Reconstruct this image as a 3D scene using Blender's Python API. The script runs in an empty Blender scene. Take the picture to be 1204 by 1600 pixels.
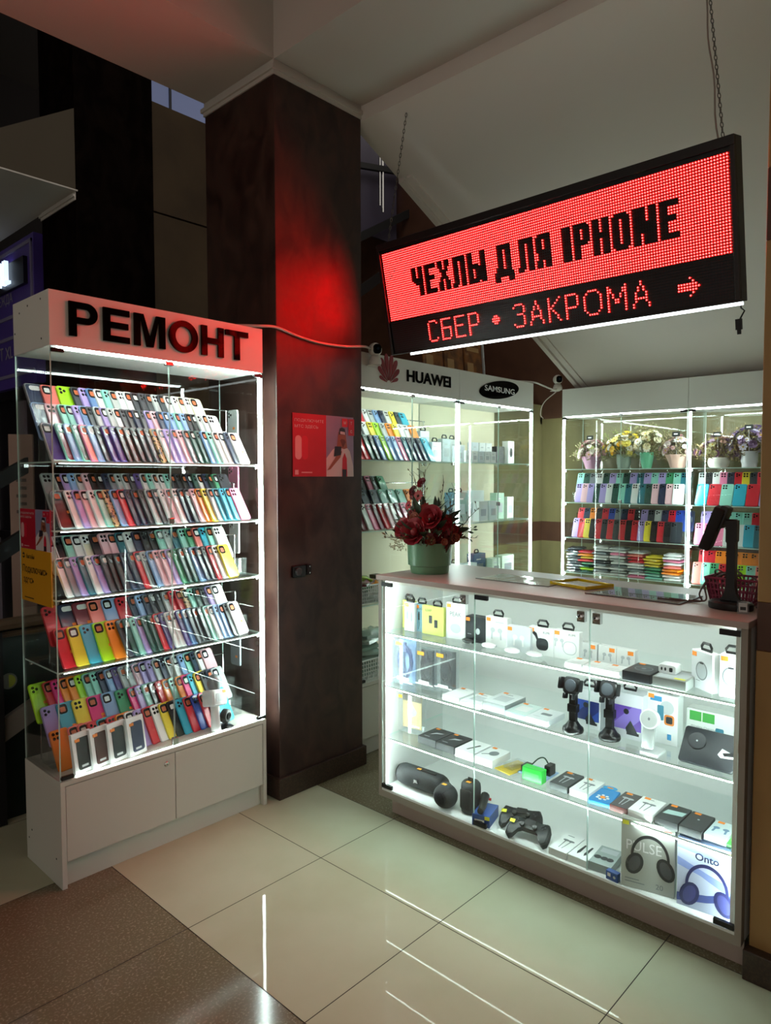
import bpy, math, random
from mathutils import Matrix, Vector
random.seed(7)
C = bpy.context.scene.collection
SC = bpy.context.scene
PI = math.pi

# ------------------------------------------------------------------ camera, world, exposure
cam_d = bpy.data.cameras.new('camera'); cam = bpy.data.objects.new('camera', cam_d); C.objects.link(cam)
_f, _yaw, _pitch, _roll = 1091.93, math.radians(42.9671), math.radians(-2.7801), math.radians(-0.0839)
cam_d.sensor_fit = 'AUTO'; cam_d.sensor_width = 36.0; cam_d.lens = _f * 36.0 / 1600.0
cam_d.clip_start = 0.05; cam_d.clip_end = 100
_F = Vector((math.cos(_yaw)*math.cos(_pitch), math.sin(_yaw)*math.cos(_pitch), math.sin(_pitch)))
_R = Vector((math.sin(_yaw), -math.cos(_yaw), 0)); _U = _R.cross(_F)
_R2 = _R*math.cos(_roll) + _U*math.sin(_roll); _U2 = -_R*math.sin(_roll) + _U*math.cos(_roll)
cam.matrix_world = Matrix(((_R2.x, _U2.x, -_F.x, 0), (_R2.y, _U2.y, -_F.y, 0), (_R2.z, _U2.z, -_F.z, 1.5), (0, 0, 0, 1)))
SC.camera = cam
W = bpy.data.worlds.new('hall_light'); SC.world = W; W.use_nodes = True
W.node_tree.nodes['Background'].inputs[0].default_value = (1.0, 0.93, 0.82, 1)
W.node_tree.nodes['Background'].inputs[1].default_value = 0.80
SC.view_settings.view_transform = 'Standard'; SC.view_settings.look = 'None'
SC.view_settings.gamma = 1.0; SC.view_settings.exposure = 0.0; SC.view_settings.use_curve_mapping = False
SC.cycles.max_bounces = 8; SC.cycles.diffuse_bounces = 4; SC.cycles.glossy_bounces = 4
SC.cycles.transparent_max_bounces = 32; SC.cycles.sample_clamp_indirect = 6.0
LED_POWER = 66.0          # radiance of the white strips in the cabinets
SIGN_RED = 88.0           # radiance of one red diode of the moving-text board

def area_lamp(name, loc, rot, sx, sy, power, col):
    d = bpy.data.lights.new(name, 'AREA'); d.shape = 'RECTANGLE'; d.size = sx; d.size_y = sy
    d.energy = power; d.color = col
    o = bpy.data.objects.new(name, d); o.location = loc; o.rotation_euler = rot; C.objects.link(o)
    return o
# fill light added high behind the camera; no such fixture is seen
area_lamp('hall_fill_light', (-1.6, -0.6, 3.6), (0, 0, 0), 1.2, 1.2, 10, (1.0, 0.9, 0.72))

# ------------------------------------------------------------------ materials
def lin(h):
    if not isinstance(h, str): return tuple(h)
    h = h.lstrip('#'); o = []
    for i in (0, 2, 4):
        c = int(h[i:i+2], 16)/255.0
        o.append(c/12.92 if c <= 0.04045 else ((c+0.055)/1.055)**2.4)
    return tuple(o)
_mats = {}
def mat(name, col='#888888', rough=0.5, metal=0.0, coat=0.0, emit=None, es=1.0, spec=0.5, alpha=None):
    if name in _mats: return _mats[name]
    m = bpy.data.materials.new(name); m.use_nodes = True; _mats[name] = m
    b = m.node_tree.nodes['Principled BSDF']
    b.inputs['Base Color'].default_value = (*lin(col), 1); b.inputs['Roughness'].default_value = rough
    b.inputs['Metallic'].default_value = metal; b.inputs['Coat Weight'].default_value = coat
    b.inputs['Specular IOR Level'].default_value = spec
    if emit is not None:
        b.inputs['Emission Color'].default_value = (*lin(emit), 1); b.inputs['Emission Strength'].default_value = es
    m.diffuse_color = (*lin(col), 1)
    return m
def nodes(m): return m.node_tree.nodes, m.node_tree.links
def noise_mat(name, c1, c2, scale=8, rough=0.5, detail=6, stretch=(1, 1, 1), lo=0.35, hi=0.65, bump=0.0, rough2=None, coat=0.0, distort=0.0, spec=0.5):
    m = mat(name, c1, rough, coat=coat, spec=spec); n, l = nodes(m); b = n['Principled BSDF']
    tc = n.new('ShaderNodeTexCoord'); mp = n.new('ShaderNodeMapping'); mp.inputs['Scale'].default_value = stretch
    nt = n.new('ShaderNodeTexNoise'); nt.inputs['Scale'].default_value = scale; nt.inputs['Detail'].default_value = detail
    nt.inputs['Distortion'].default_value = distort
    cr = n.new('ShaderNodeValToRGB'); cr.color_ramp.elements[0].position = lo; cr.color_ramp.elements[1].position = hi
    cr.color_ramp.elements[0].color = (*lin(c1), 1); cr.color_ramp.elements[1].color = (*lin(c2), 1)
    l.new(tc.outputs['Object'], mp.inputs[0]); l.new(mp.outputs[0], nt.inputs['Vector']); l.new(nt.outputs[0], cr.inputs[0])
    l.new(cr.outputs[0], b.inputs['Base Color'])
    if rough2 is not None:
        mr = n.new('ShaderNodeMapRange'); mr.inputs['From Min'].default_value = lo; mr.inputs['From Max'].default_value = hi
        mr.inputs['To Min'].default_value = rough; mr.inputs['To Max'].default_value = rough2
        l.new(nt.outputs[0], mr.inputs[0]); l.new(mr.outputs[0], b.inputs['Roughness'])
    if bump:
        bp = n.new('ShaderNodeBump'); bp.inputs['Strength'].default_value = bump; bp.inputs['Distance'].default_value = 0.01
        l.new(nt.outputs[0], bp.inputs['Height']); l.new(bp.outputs[0], b.inputs['Normal'])
    return m
def glass_mat(name, tint, f0=0.04, rough=0.0, body=None):
    """thin clear sheet: lets light straight through, mirrors a little at grazing angles"""
    m = bpy.data.materials.new(name); m.use_nodes = True; _mats[name] = m
    n, l = nodes(m); n.remove(n['Principled BSDF'])
    tr = n.new('ShaderNodeBsdfTransparent'); tr.inputs[0].default_value = (*tint, 1)
    gl = n.new('ShaderNodeBsdfGlossy'); gl.inputs['Roughness'].default_value = rough; gl.inputs[0].default_value = (1, 1, 1, 1)
    fr = n.new('ShaderNodeLayerWeight'); fr.inputs[0].default_value = 0.5
    pw = n.new('ShaderNodeMath'); pw.operation = 'POWER'; pw.inputs[1].default_value = 3.5
    ml = n.new('ShaderNodeMath'); ml.operation = 'MULTIPLY_ADD'; ml.inputs[1].default_value = 0.7; ml.inputs[2].default_value = f0
    l.new(fr.outputs['Facing'], pw.inputs[0]); l.new(pw.outputs[0], ml.inputs[0])
    mx = n.new('ShaderNodeMixShader'); l.new(ml.outputs[0], mx.inputs[0]); l.new(tr.outputs[0], mx.inputs[1]); l.new(gl.outputs[0], mx.inputs[2])
    out = mx
    if body:
        df = n.new('ShaderNodeBsdfDiffuse'); df.inputs[0].default_value = (*lin(body[0]), 1)
        m2 = n.new('ShaderNodeMixShader'); m2.inputs[0].default_value = body[1]
        l.new(mx.outputs[0], m2.inputs[1]); l.new(df.outputs[0], m2.inputs[2]); out = m2
    l.new(out.outputs[0], n['Material Output'].inputs[0])
    return m
def tint_mat(name, rough=0.3, coat=0.0, bump=0.0):
    """plastic whose colour is the object's own colour"""
    m = mat(name, '#ffffff', rough, coat=coat); n, l = nodes(m); oi = n.new('ShaderNodeObjectInfo')
    l.new(oi.outputs['Color'], n['Principled BSDF'].inputs['Base Color'])
    if bump:
        nt = n.new('ShaderNodeTexNoise'); nt.inputs['Scale'].default_value = 22; nt.inputs['Detail'].default_value = 2
        tc = n.new('ShaderNodeTexCoord'); va = n.new('ShaderNodeVectorMath'); va.operation = 'ADD'
        mu = n.new('ShaderNodeVectorMath'); mu.operation = 'SCALE'; mu.inputs['Scale'].default_value = 37.0
        l.new(oi.outputs['Location'], mu.inputs[0]); l.new(tc.outputs['Object'], va.inputs[0]); l.new(mu.outputs[0], va.inputs[1])
        l.new(va.outputs[0], nt.inputs['Vector'])
        bp = n.new('ShaderNodeBump'); bp.inputs['Strength'].default_value = bump; bp.inputs['Distance'].default_value = 0.01
        l.new(nt.outputs[0], bp.inputs['Height']); l.new(bp.outputs[0], n['Principled BSDF'].inputs['Coat Normal'])
    return m
GLASS = glass_mat('clear_glass', (0.985, 0.995, 0.99), 0.018)
SHELF_GLASS = glass_mat('shelf_glass', (0.97, 0.99, 0.985), 0.02)
ACRYL = glass_mat('clear_acrylic', (0.96, 0.98, 0.98), 0.02, body=('#dfe8e6', 0.05))
BLISTER = glass_mat('clear_blister', (0.93, 0.95, 0.96), 0.08, 0.05, body=('#dfe8ee', 0.10))
FILM = glass_mat('crumpled_film', (0.95, 0.96, 0.96), 0.10, 0.12, body=('#e8eef0', 0.14))
GEDGE = mat('glass_edge', '#cfe9e0', 0.4)
WHITE = mat('white_laminate', '#e6e6e0', 0.45); GREYLAM = mat('grey_laminate', '#d0d0c6', 0.5)
CREAM = mat('cream_panel', '#d8d0b4', 0.6); CARCASS = mat('white_carcass', '#e6e8e6', 0.5)
LED = mat('led_white', '#ffffff', 0.5, emit='#e6fbf5', es=LED_POWER)
CHROME = mat('chrome', '#c8c8c8', 0.18, metal=1.0); BLACK = mat('black_plastic', '#0d0d0e', 0.35)
MATTE = mat('matte_black', '#121214', 0.7); GLOSSB = mat('gloss_black', '#060606', 0.06, spec=0.06)
CARD = mat('white_card', '#eceeee', 0.45); ORANGE = mat('orange_sticker', '#f08a30', 0.6)
DGREY = mat('dark_grey', '#2c2f33', 0.5); GREY = mat('mid_grey', '#8a8f92', 0.5); LGREY = mat('light_grey', '#c4c9cb', 0.5)
LAMW = mat('grey_wood_laminate', '#b3a098', 0.42)
YELP = mat('yellow_sticker', '#e6e23a', 0.6)

# ------------------------------------------------------------------ mesh builder
_tcache = {}
def text_geo(s, bold=0.0):
    k = (s, bold)
    if k in _tcache: return _tcache[k]
    cu = bpy.data.curves.new('lettering', 'FONT'); cu.body = s; cu.size = 1.0; cu.offset = bold; cu.resolution_u = 3
    o = bpy.data.objects.new('lettering', cu); C.objects.link(o)
    bpy.context.view_layer.update()
    me = bpy.data.meshes.new_from_object(o.evaluated_get(bpy.context.evaluated_depsgraph_get()))
    vs = [(v.co.x, v.co.y) for v in me.vertices]; fs = [tuple(p.vertices) for p in me.polygons]
    bpy.data.objects.remove(o); bpy.data.curves.remove(cu); bpy.data.meshes.remove(me)
    xs = [v[0] for v in vs] or [0]; ys = [v[1] for v in vs] or [0]
    r = (vs, fs, min(xs), max(xs), min(ys), max(ys)); _tcache[k] = r
    return r
UP = Matrix.Rotation(-PI/2, 4, 'X')         # turns a front-facing drawing into one lying face up
def rrect(w, h, r, n=4, cx=0, cz=0):
    p = []
    for (sx, sz, a0) in ((1, 1, 0), (-1, 1, PI/2), (-1, -1, PI), (1, -1, 1.5*PI)):
        for i in range(n+1):
            a = a0 + PI/2*i/n
            p.append((cx + sx*(w/2-r) + r*math.cos(a), cz + sz*(h/2-r) + r*math.sin(a)))
    return p
def ellipse(rx, rz, n=16, cx=0, cz=0, a0=0): return [(cx+rx*math.cos(a0+2*PI*i/n), cz+rz*math.sin(a0+2*PI*i/n)) for i in range(n)]
class MB:
    def __init__(s): s.v = []; s.f = []; s.m = []; s.M = Matrix.Identity(4)
    def _add(s, vs, fs, mi):
        b = len(s.v); s.v += [s.M @ Vector(q) for q in vs]
        s.f += [tuple(b+i for i in f) for f in fs]; s.m += ([mi]*len(fs) if isinstance(mi, int) else mi)
    def box(s, x0, x1, y0, y1, z0, z1, mi=0):
        vs = [(x, y, z) for x in (x0, x1) for y in (y0, y1) for z in (z0, z1)]
        s._add(vs, [(0, 1, 3, 2), (4, 6, 7, 5), (0, 4, 5, 1), (2, 3, 7, 6), (0, 2, 6, 4), (1, 5, 7, 3)], mi); return s
    def prism(s, poly, y0, y1, mi=0, inset=0.0, mside=None):
        """polygon in (x,z) pulled from y0 (front) to y1 (back); inset rounds the front edge"""
        n = len(poly); rings = []
        if inset:
            cx = sum(p[0] for p in poly)/n; cz = sum(p[1] for p in poly)/n
            def shr(d):
                o = []
                for x, z in poly:
                    L = math.hypot(x-cx, z-cz) or 1; k = max(0, 1-d/L*1.2); o.append((cx+(x-cx)*k, cz+(z-cz)*k))
                return o
            rings = [(shr(inset), y0), (poly, y0+inset)]
        else: rings = [(poly, y0)]
        rings.append((poly, y1))
        vs = [(x, y, z) for pl, y in rings for x, z in pl]; fs = [tuple(range(n))]; ms = [mi]
        for k in range(len(rings)-1):
            for i in range(n):
                j = (i+1) % n; fs.append((k*n+i, (k+1)*n+i, (k+1)*n+j, k*n+j)); ms.append(mi if mside is None else mside)
        fs.append(tuple(reversed(range((len(rings)-1)*n, len(rings)*n)))); ms.append(mi)
        s._add(vs, fs, ms); return s
    def poly(s, pts, y, mi=0): s._add([(x, y, z) for x, z in pts], [tuple(range(len(pts)))], mi); return s
    def rect(s, x0, x1, z0, z1, y, mi=0): return s.poly([(x0, z0), (x1, z0), (x1, z1), (x0, z1)], y, mi)
    def lathe(s, prof, n=20, mi=0, c=(0, 0, 0), caps=True):
        vs = []; fs = []
        for r, z in prof: vs += [(c[0]+r*math.cos(2*PI*i/n), c[1]+r*math.sin(2*PI*i/n), c[2]+z) for i in range(n)]
        for k in range(len(prof)-1):
            for i in range(n):
                j = (i+1) % n; fs.append((k*n+i, k*n+j, (k+1)*n+j, (k+1)*n+i))
        if caps: fs.append(tuple(reversed(range(n)))); fs.append(tuple(range((len(prof)-1)*n, len(prof)*n)))
        s._add(vs, fs, mi); return s
    def tube(s, pts, r, n=6, mi=0, closed=False):
        pts = [Vector(p) for p in pts]; m = len(pts); vs = []; fs = []; up = None
        rs = r if isinstance(r, (list, tuple)) else [r]*m
        for i, p in enumerate(pts):
            a = pts[(i-1) % m] if (closed or i > 0) else p; b = pts[(i+1) % m] if (closed or i < m-1) else p
            t = (b-a).normalized() if (b-a).length > 1e-9 else Vector((0, 0, 1))
            if up is None: up = t.orthogonal().normalized()
            up = (up - t*up.dot(t)); up = up.normalized() if up.length > 1e-6 else t.orthogonal().normalized()
            w = t.cross(up)
            vs += [tuple(p + (up*math.cos(2*PI*k/n) + w*math.sin(2*PI*k/n))*rs[i]) for k in range(n)]
        for i in range(m if closed else m-1):
            i2 = (i+1) % m
            for k in range(n): fs.append((i*n+k, i*n+(k+1) % n, i2*n+(k+1) % n, i2*n+k))
        if not closed: fs.append(tuple(reversed(range(n)))); fs.append(tuple(range((m-1)*n, m*n)))
        s._add(vs, fs, mi); return s
    def ball(s, c, r, seg=14, rings=9, mi=0, sc=(1, 1, 1)):
        vs = [(c[0], c[1], c[2]-r*sc[2])]; fs = []
        for k in range(1, rings):
            a = -PI/2 + PI*k/rings
            vs += [(c[0]+r*sc[0]*math.cos(a)*math.cos(2*PI*i/seg), c[1]+r*sc[1]*math.cos(a)*math.sin(2*PI*i/seg), c[2]+r*sc[2]*math.sin(a)) for i in range(seg)]
        vs.append((c[0], c[1], c[2]+r*sc[2])); t = len(vs)-1
        for i in range(seg): fs.append((0, 1+(i+1) % seg, 1+i)); fs.append((t, t-seg+i, t-seg+(i+1) % seg))
        for k in range(rings-2):
            for i in range(seg):
                j = (i+1) % seg; fs.append((1+k*seg+i, 1+k*seg+j, 1+(k+1)*seg+j, 1+(k+1)*seg+i))
        s._add(vs, fs, mi); return s
    def text(s, t, x, z, h, y, mi=0, w=None, bold=0.0, align='l', thick=0.0):
        vs, fs, x0, x1, z0, z1 = text_geo(t, bold); k = h/max(1e-6, (z1-z0)); kx = k if w is None else w/max(1e-6, x1-x0)
        off = x if align == 'l' else (x-(x1-x0)*kx/2 if align == 'c' else x-(x1-x0)*kx)
        P = [((a-x0)*kx+off, (b-z0)*k+z) for a, b in vs]
        s._add([(a, y, b) for a, b in P], fs, mi)
        if thick:
            from collections import Counter
            ec = Counter(); d = {}
            for f in fs:
                for i in range(len(f)):
                    e = (f[i], f[(i+1) % len(f)]); ec[tuple(sorted(e))] += 1; d[tuple(sorted(e))] = e
            vv = []; ff = []
            for e, cnt in ec.items():
                if cnt == 1:
                    a, b = d[e]; i = len(vv); vv += [(P[a][0], y, P[a][1]), (P[b][0], y, P[b][1]), (P[b][0], y+thick, P[b][1]), (P[a][0], y+thick, P[a][1])]
                    ff.append((i, i+3, i+2, i+1))
            s._add(vv, ff, mi)
        return s
    def build(s, name, mats, parent=None, loc=(0, 0, 0), rot=(0, 0, 0), smooth=None, bev=0.0):
        me = bpy.data.meshes.new(name); me.from_pydata([tuple(v) for v in s.v], [], s.f)
        mats = mats if isinstance(mats, (list, tuple)) else [mats]
        for m in mats: me.materials.append(m)
        me.polygons.foreach_set('material_index', s.m)
        me.update()
        if smooth: me.polygons.foreach_set('use_smooth', [True]*len(me.polygons)); me.set_sharp_from_angle(angle=math.radians(smooth))
        o = bpy.data.objects.new(name, me); C.objects.link(o); o.location = loc; o.rotation_euler = rot
        if parent is not None: o.parent = parent
        if bev:
            b = o.modifiers.new('bevel', 'BEVEL'); b.width = bev; b.segments = 2; b.limit_method = 'ANGLE'
        return o
def B(*a): return MB().box(*a)
def tag(o, label=None, cat=None, group=None, kind=None):
    if label: o['label'] = label
    if cat: o['category'] = cat
    if group: o['group'] = group
    if kind: o['kind'] = kind
    return o
def thing(name, label, cat, loc=(0, 0, 0), rz=0.0, group=None, rot=None):
    o = bpy.data.objects.new(name, None); C.objects.link(o); o.empty_display_size = 0.02
    o.location = loc; o.rotation_euler = rot if rot else (0, 0, rz)
    return tag(o, label, cat, group)
def struct(name, mb, mats, label=None, **k): return tag(mb.build(name, mats, **k), label, None, None, 'structure')
def dup(o, parent=None):
    c = o.copy(); C.objects.link(c)
    if parent is not None: c.parent = parent
    for ch in o.children: dup(ch, c)
    return c
# ------------------------------------------------------------------ floor
BEIGE = noise_mat('beige_polished_tile', '#c0c3aa', '#b6b89d', 3, 0.018, lo=0.3, hi=0.7, spec=0.045)
GRANITE = noise_mat('brown_speckled_tile', '#746d56', '#a8a088', 130, 0.12, detail=3, lo=0.52, hi=0.78, spec=0.4)
GROUT = mat('grout', '#3a352e', 0.8)
fl = MB(); fl.box(-6, 9, -5, 10, -0.06, -0.0025, 0)
xs = [1.2048-0.5955*k for k in range(11, 0, -1)] + [1.2048, 1.7963, 2.2245, 2.82] + [2.82+0.5955*k for k in range(1, 10)]
ys = [2.0252+0.5955*k for k in range(-11, 13)]
gp = 0.0016
for i in range(len(xs)-1):
    for j in range(len(ys)-1):
        x0, x1, y0, y1 = xs[i]+gp, xs[i+1]-gp, ys[j]+gp, ys[j+1]-gp
        xm, ym = (x0+x1)/2, (y0+y1)/2
        dark = (2.2245 < xm < 2.82 and ym < 3.3) or (0.3 < xm < 1.2048 and ym < 2.62) or (2.2245 < xm and ym > 2.5 and ym < 3.3)
        fl._add([(x0, y0, 0), (x1, y0, 0), (x1, y1, 0), (x0, y1, 0)], [(0, 1, 2, 3)], 2 if dark else 1)
struct('floor', fl, [GROUT, BEIGE, GRANITE], 'polished beige floor tiles with brown speckled bands')

# ------------------------------------------------------------------ columns
PLASTER = noise_mat('brown_venetian_plaster', '#2e1a16', '#4b332b', 9, 0.38, detail=8, stretch=(1, 1, 0.6), lo=0.35, hi=0.7, rough2=0.55, bump=0.12, distort=0.8)
DARKSTONE = noise_mat('dark_brown_stone', '#33241d', '#4a382d', 120, 0.3, detail=3, lo=0.4, hi=0.75)
CEIL = mat('white_ceiling_paint', '#c9c2bb', 0.8)
SHADECOL = noise_mat('shade_darkened_plaster', '#0b0807', '#18110e', 9, 0.5, detail=8, stretch=(1, 1, 0.6), lo=0.4, hi=0.75, distort=0.8, spec=0.0)  # far column's lack of light painted in: brown plaster taken almost to black
def column(x0, y0, label, top=3.30, up=None):
    x1, y1 = x0+0.547, y0+0.55
    struct('column', B(x0, x1, y0, y1, 0.0, up or top), SHADECOL if up else PLASTER, label, bev=0.003)
    q = MB().box(x0-0.015, x1+0.015, y0-0.015, y1+0.015, 0, 0.1)
    struct('baseboard_column', q, DARKSTONE, 'dark stone skirting round ' + label, bev=0.003)
    m = MB()
    for e, za, zb in ((0.006, top-0.002, top+0.016), (0.016, top+0.016, top+0.034), (0.003, top+0.034, top+0.062)):
        m.box(x0-e, x0 if up else x1+e, y0 if up else y0-e, y1+e, za, zb)
    struct('trim_1', m, CEIL, 'white crown moulding on top of ' + label)
column(2.005, 2.543, 'brown plaster column beside the red repair header')
column(2.010, 4.60, 'shade-darkened column far behind the red repair header', up=5.4)

# ------------------------------------------------------------------ ceilings and beams
struct('trim_2', B(-5, 2.552, 2.543, 3.093, 3.362, 3.75), CEIL, 'white ceiling beam running left from the brown column')
struct('trim_3', B(2.005, 2.552, -4, 2.543, 3.362, 3.75), CEIL, 'white ceiling beam running from the brown column over the counter')
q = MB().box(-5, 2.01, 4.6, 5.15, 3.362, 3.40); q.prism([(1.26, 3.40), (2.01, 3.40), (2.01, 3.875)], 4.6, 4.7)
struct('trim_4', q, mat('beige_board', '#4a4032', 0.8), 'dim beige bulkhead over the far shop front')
struct('trim_6', B(-5, 2.02, 4.59, 8.0, 3.352, 3.361), CEIL, 'white soffit under the far bulkhead')
struct('wall_light_block', B(-5, 5.3, -3.6, -3.45, 0, 6.0), mat('dark_hall_wall', '#241d1a', 0.9), 'unseen dark wall added behind the camera to block world light')  # unseen, added to hold back world light from this side
struct('ceiling', B(-5, 2.006, -4, 2.544, 3.70, 3.76), CEIL, 'white ceiling between the beams')
# underside of a flight of stairs: slopes down away from the beam to the right-hand cabinet
so = MB(); T = math.tan(math.radians(24.6)); zx = lambda x: 2.185+(4.96-x)*T
SOF = mat('grey_soffit_paint', '#dcd2cb', 0.8)
for (ya, yb, th) in ((-3.0, 2.60, 0.10),):
    vs = [(2.552, ya, zx(2.552)), (2.552, yb, zx(2.552)), (5.15, yb, zx(5.15)), (5.15, ya, zx(5.15))]
    so._add(vs + [(x, y, z+th) for x, y, z in vs], [(0, 1, 2, 3), (7, 6, 5, 4), (0, 4, 5, 1), (1, 5, 6, 2), (2, 6, 7, 3), (3, 7, 4, 0)], 0)
struct('ceiling_slope', so, SOF, 'sloping grey underside of a staircase above the kiosk')
fa = MB()
for (ya, yb, dz) in ((2.565, 2.60, -0.022), (2.51, 2.535, -0.012)):
    vs = [(2.9, ya, zx(2.9)+dz), (2.9, yb, zx(2.9)+dz), (5.12, yb, zx(5.12)+dz), (5.12, ya, zx(5.12)+dz)]
    fa._add(vs + [(x, y, z-dz+0.001) for x, y, z in vs], [(0, 1, 2, 3), (7, 6, 5, 4), (0, 4, 5, 1), (1, 5, 6, 2), (2, 6, 7, 3), (3, 7, 4, 0)], 0)
struct('trim_5', fa, SOF, 'pale edge moulding along the sloping stair underside')

# ------------------------------------------------------------------ walls of the nook
WBEIGE = noise_mat('beige_plaster_tile', '#827852', '#716746', 5, 0.45, detail=8, stretch=(1.5, 1.5, 0.5), lo=0.3, hi=0.7)
WBROWN = noise_mat('brown_plaster', '#4a2d20', '#5a3a2a', 6, 0.5, lo=0.3, hi=0.7)
def banded(name, x0, x1, y0, y1, bands, label):
    m = MB()
    for za, zb, k in bands: m.box(x0, x1, y0, y1, za, zb, k)
    return struct(name, m, [WBEIGE, WBROWN, DARKSTONE], label)
banded('wall_right', 5.15, 5.3, -1.5, 8.0, ((0, .98, 0), (.98, 1.14, 1), (1.14, 1.985, 0), (1.985, 4.6, 1)), 'beige wall with brown bands behind the flower cabinet')
banded('wall_back', 2.555, 5.148, 3.02, 3.14, ((0, .98, 0), (.98, 1.14, 1), (1.14, 2.10, 0)), 'low beige wall behind the phone shop cabinets')
pil = MB()
for za, zb, k in ((0, .99, 0), (.99, 1.135, 1), (1.135, 2.18, 0), (2.18, 2.385, 1), (2.385, 4.2, 0)): pil.box(2.24, 2.95, -0.4, 0.592, za, zb, k)
struct('column', pil, [noise_mat('amber_plaster', '#a8834f', '#967344', 5, 0.45, detail=7, stretch=(1.5, 1.5, 0.5), lo=0.3, hi=0.7), WBROWN], 'beige pillar with dark bands at the end of the counter', bev=0.003)
struct('baseboard_right', B(2.205, 2.98, -0.42, 0.60, 0, 0.092), DARKSTONE, 'dark stone skirting of the beige pillar', bev=0.003)

# ------------------------------------------------------------------ the hall behind, left
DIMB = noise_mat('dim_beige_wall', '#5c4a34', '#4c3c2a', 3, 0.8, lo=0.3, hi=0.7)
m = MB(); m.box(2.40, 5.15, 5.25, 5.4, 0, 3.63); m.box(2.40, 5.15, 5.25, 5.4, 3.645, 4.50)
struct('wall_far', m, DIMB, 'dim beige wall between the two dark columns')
m = MB(); m.box(-8, 5.3, 8.6, 8.75, 0, 6.0); m.box(-8, -7.85, 2.6, 8.6, 0, 6.0)  # second box is a side wall added to shut out world light
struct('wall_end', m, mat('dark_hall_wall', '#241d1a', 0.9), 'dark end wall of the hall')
struct('ceiling_light_block', B(-8, 5.3, 3.0, 8.75, 6.0, 6.1), mat('light_block_roof', '#3a332e', 0.9), 'dark roof added over the back hall to block world light')  # roof added so less world light reaches the back hall
m = MB()
m.box(2.7, 4.6, 6.2, 6.22, 4.6, 5.8, 0)
for k in range(5): m.box(2.7+0.46*k, 2.72+0.46*k, 6.18, 6.2, 4.6, 5.8, 1)
struct('window_1', m, [mat('night_window', '#30343c', 0.3, emit='#8a93b8', es=0.35), mat('window_bar', '#4a4c55', 0.5)], 'pale bluish high window seen under the ceiling beam')
# ------------------------------------------------------------------ far shop front and stair on the left
R90 = -PI/2     # front faces -X (towards the hall)
t = thing('shop_sign', 'dark purple shop sign with glowing white letters at the far left', 'sign', (2.05, 5.42, 0), R90)
PURP = mat('purple_panel', '#5a46a4', 0.4); PLINE = mat('pale_purple_line', '#8d86a8', 0.5); PDARK = mat('purple_black', '#14101f', 0.4)
B(-2.6, 0, 0, 0.08, 2.21, 3.30, 0).build('panel', PURP, t)
m = MB(); m.box(-2.6, -0.02, -0.012, 0, 3.235, 3.26); m.box(-0.045, -0.02, -0.012, 0, 2.82, 3.26); m.box(-2.6, -0.03, -0.012, 0, 2.74, 2.765); m.box(-2.6, -0.03, -0.012, 0, 2.58, 2.605); m.box(-2.6, -0.03, -0.012, 0, 2.29, 2.315)
m.build('border', PLINE, t)
B(-1.5, -0.12, -0.03, 0, 2.95, 3.15).build('letter_backing', PDARK, t)
LIT = mat('lit_letter', '#eef4ff', 0.5, emit='#cfe6ff', es=1.3)
m = MB(); m.text('AIL', -0.37, 2.99, 0.18, -0.06, 0, w=0.21, bold=0.0, align='r', thick=0.03); m.build('lettering', LIT, t)
for tx_, xr, zb_, hh in (('ЕЖДА', -0.42, 2.85, 0.09), ('АТ XL', -0.44, 2.44, 0.10)): m = MB(); m.text(tx_, xr, zb_, hh, -0.006, 0, bold=0.008, align='r'); m.build('lettering', mat('grey_letter', '#a9a4b8', 0.5), t)
# dark glazed shop front under the sign
m = MB(); m.box(-3.2, 0, 0.10, 0.16, 0, 2.2, 0)
for a, b in ((-0.60, -0.48), (-1.30, -1.15), (-2.2, -2.05)): m.box(a, b, 0.08, 0.10, 0.02, 2.12, 1)
m.box(-3.2, 0, 0.05, 0.10, 2.14, 2.22, 0); m.box(-3.2, 0, 0.06, 0.10, 1.0, 1.06, 0)
struct('window_2', m, [mat('dark_shop_front', '#17131a', 0.35), mat('pale_jamb', '#8d8390', 0.6)], 'dark shop front under the purple sign', loc=(2.05, 5.42, 0), rot=(0, 0, R90))
m = MB(); m.box(-0.30, -0.16, 0, 0.03, 0.05, 1.78, 0)
for k in range(6): m.box(-0.26+0.012*(k % 2), -0.20, -0.004, 0, 1.28+0.05*k, 1.30+0.05*k, 1)
struct('door_1', m, [mat('pinkish_door', '#8a6a5c', 0.6), mat('door_print', '#4a3830', 0.6)], 'pinkish door leaf behind the glass of the repair cabinet', loc=(1.86, 4.58, 0), rot=(0, 0, R90*0.4))
t = thing('staircase', 'dark staircase side with pale stringer and wooden handrail left of the cabinet', 'stairs', (0, 3.27, 0))
DKG = mat('dark_green_panel', '#10201b', 0.45)
B(-1.5, 1.55, 0, 0.05, 0, 0.86).build('side_panel', DKG, t)
m = MB()
def slant(m, xa, za, xb, zb, h, y0, y1, mi=0): m.prism([(xa, za-h/2), (xb, zb-h/2), (xb, zb+h/2), (xa, za+h/2)], y0, y1, mi)
slant(m, -0.6, -0.44, 1.55, 0.66, 0.10, -0.03, 0.0); m.build('stringer', mat('pale_stringer', '#8d8880', 0.6), t)
m = MB(); slant(m, -0.4, 0.62, 1.2, 1.56, 0.07, 0.02, 0.06); slant(m, -0.4, 0.16+0.12, 1.4, 1.37, 0.08, 0.02, 0.06); m.build('railing', MATTE, t)
m = MB(); m.tube([(-1.4, -0.05, 0.84), (1.50, -0.05, 0.882)], 0.026, 8); m.tube([(-1.4, -0.02, 0.79), (1.50, -0.02, 0.83)], 0.014, 6)
m.build('handrail', noise_mat('rail_wood', '#6b5743', '#4c3c2e', 4, 0.4, stretch=(.3, 4, 4)), t, smooth=40)
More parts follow.
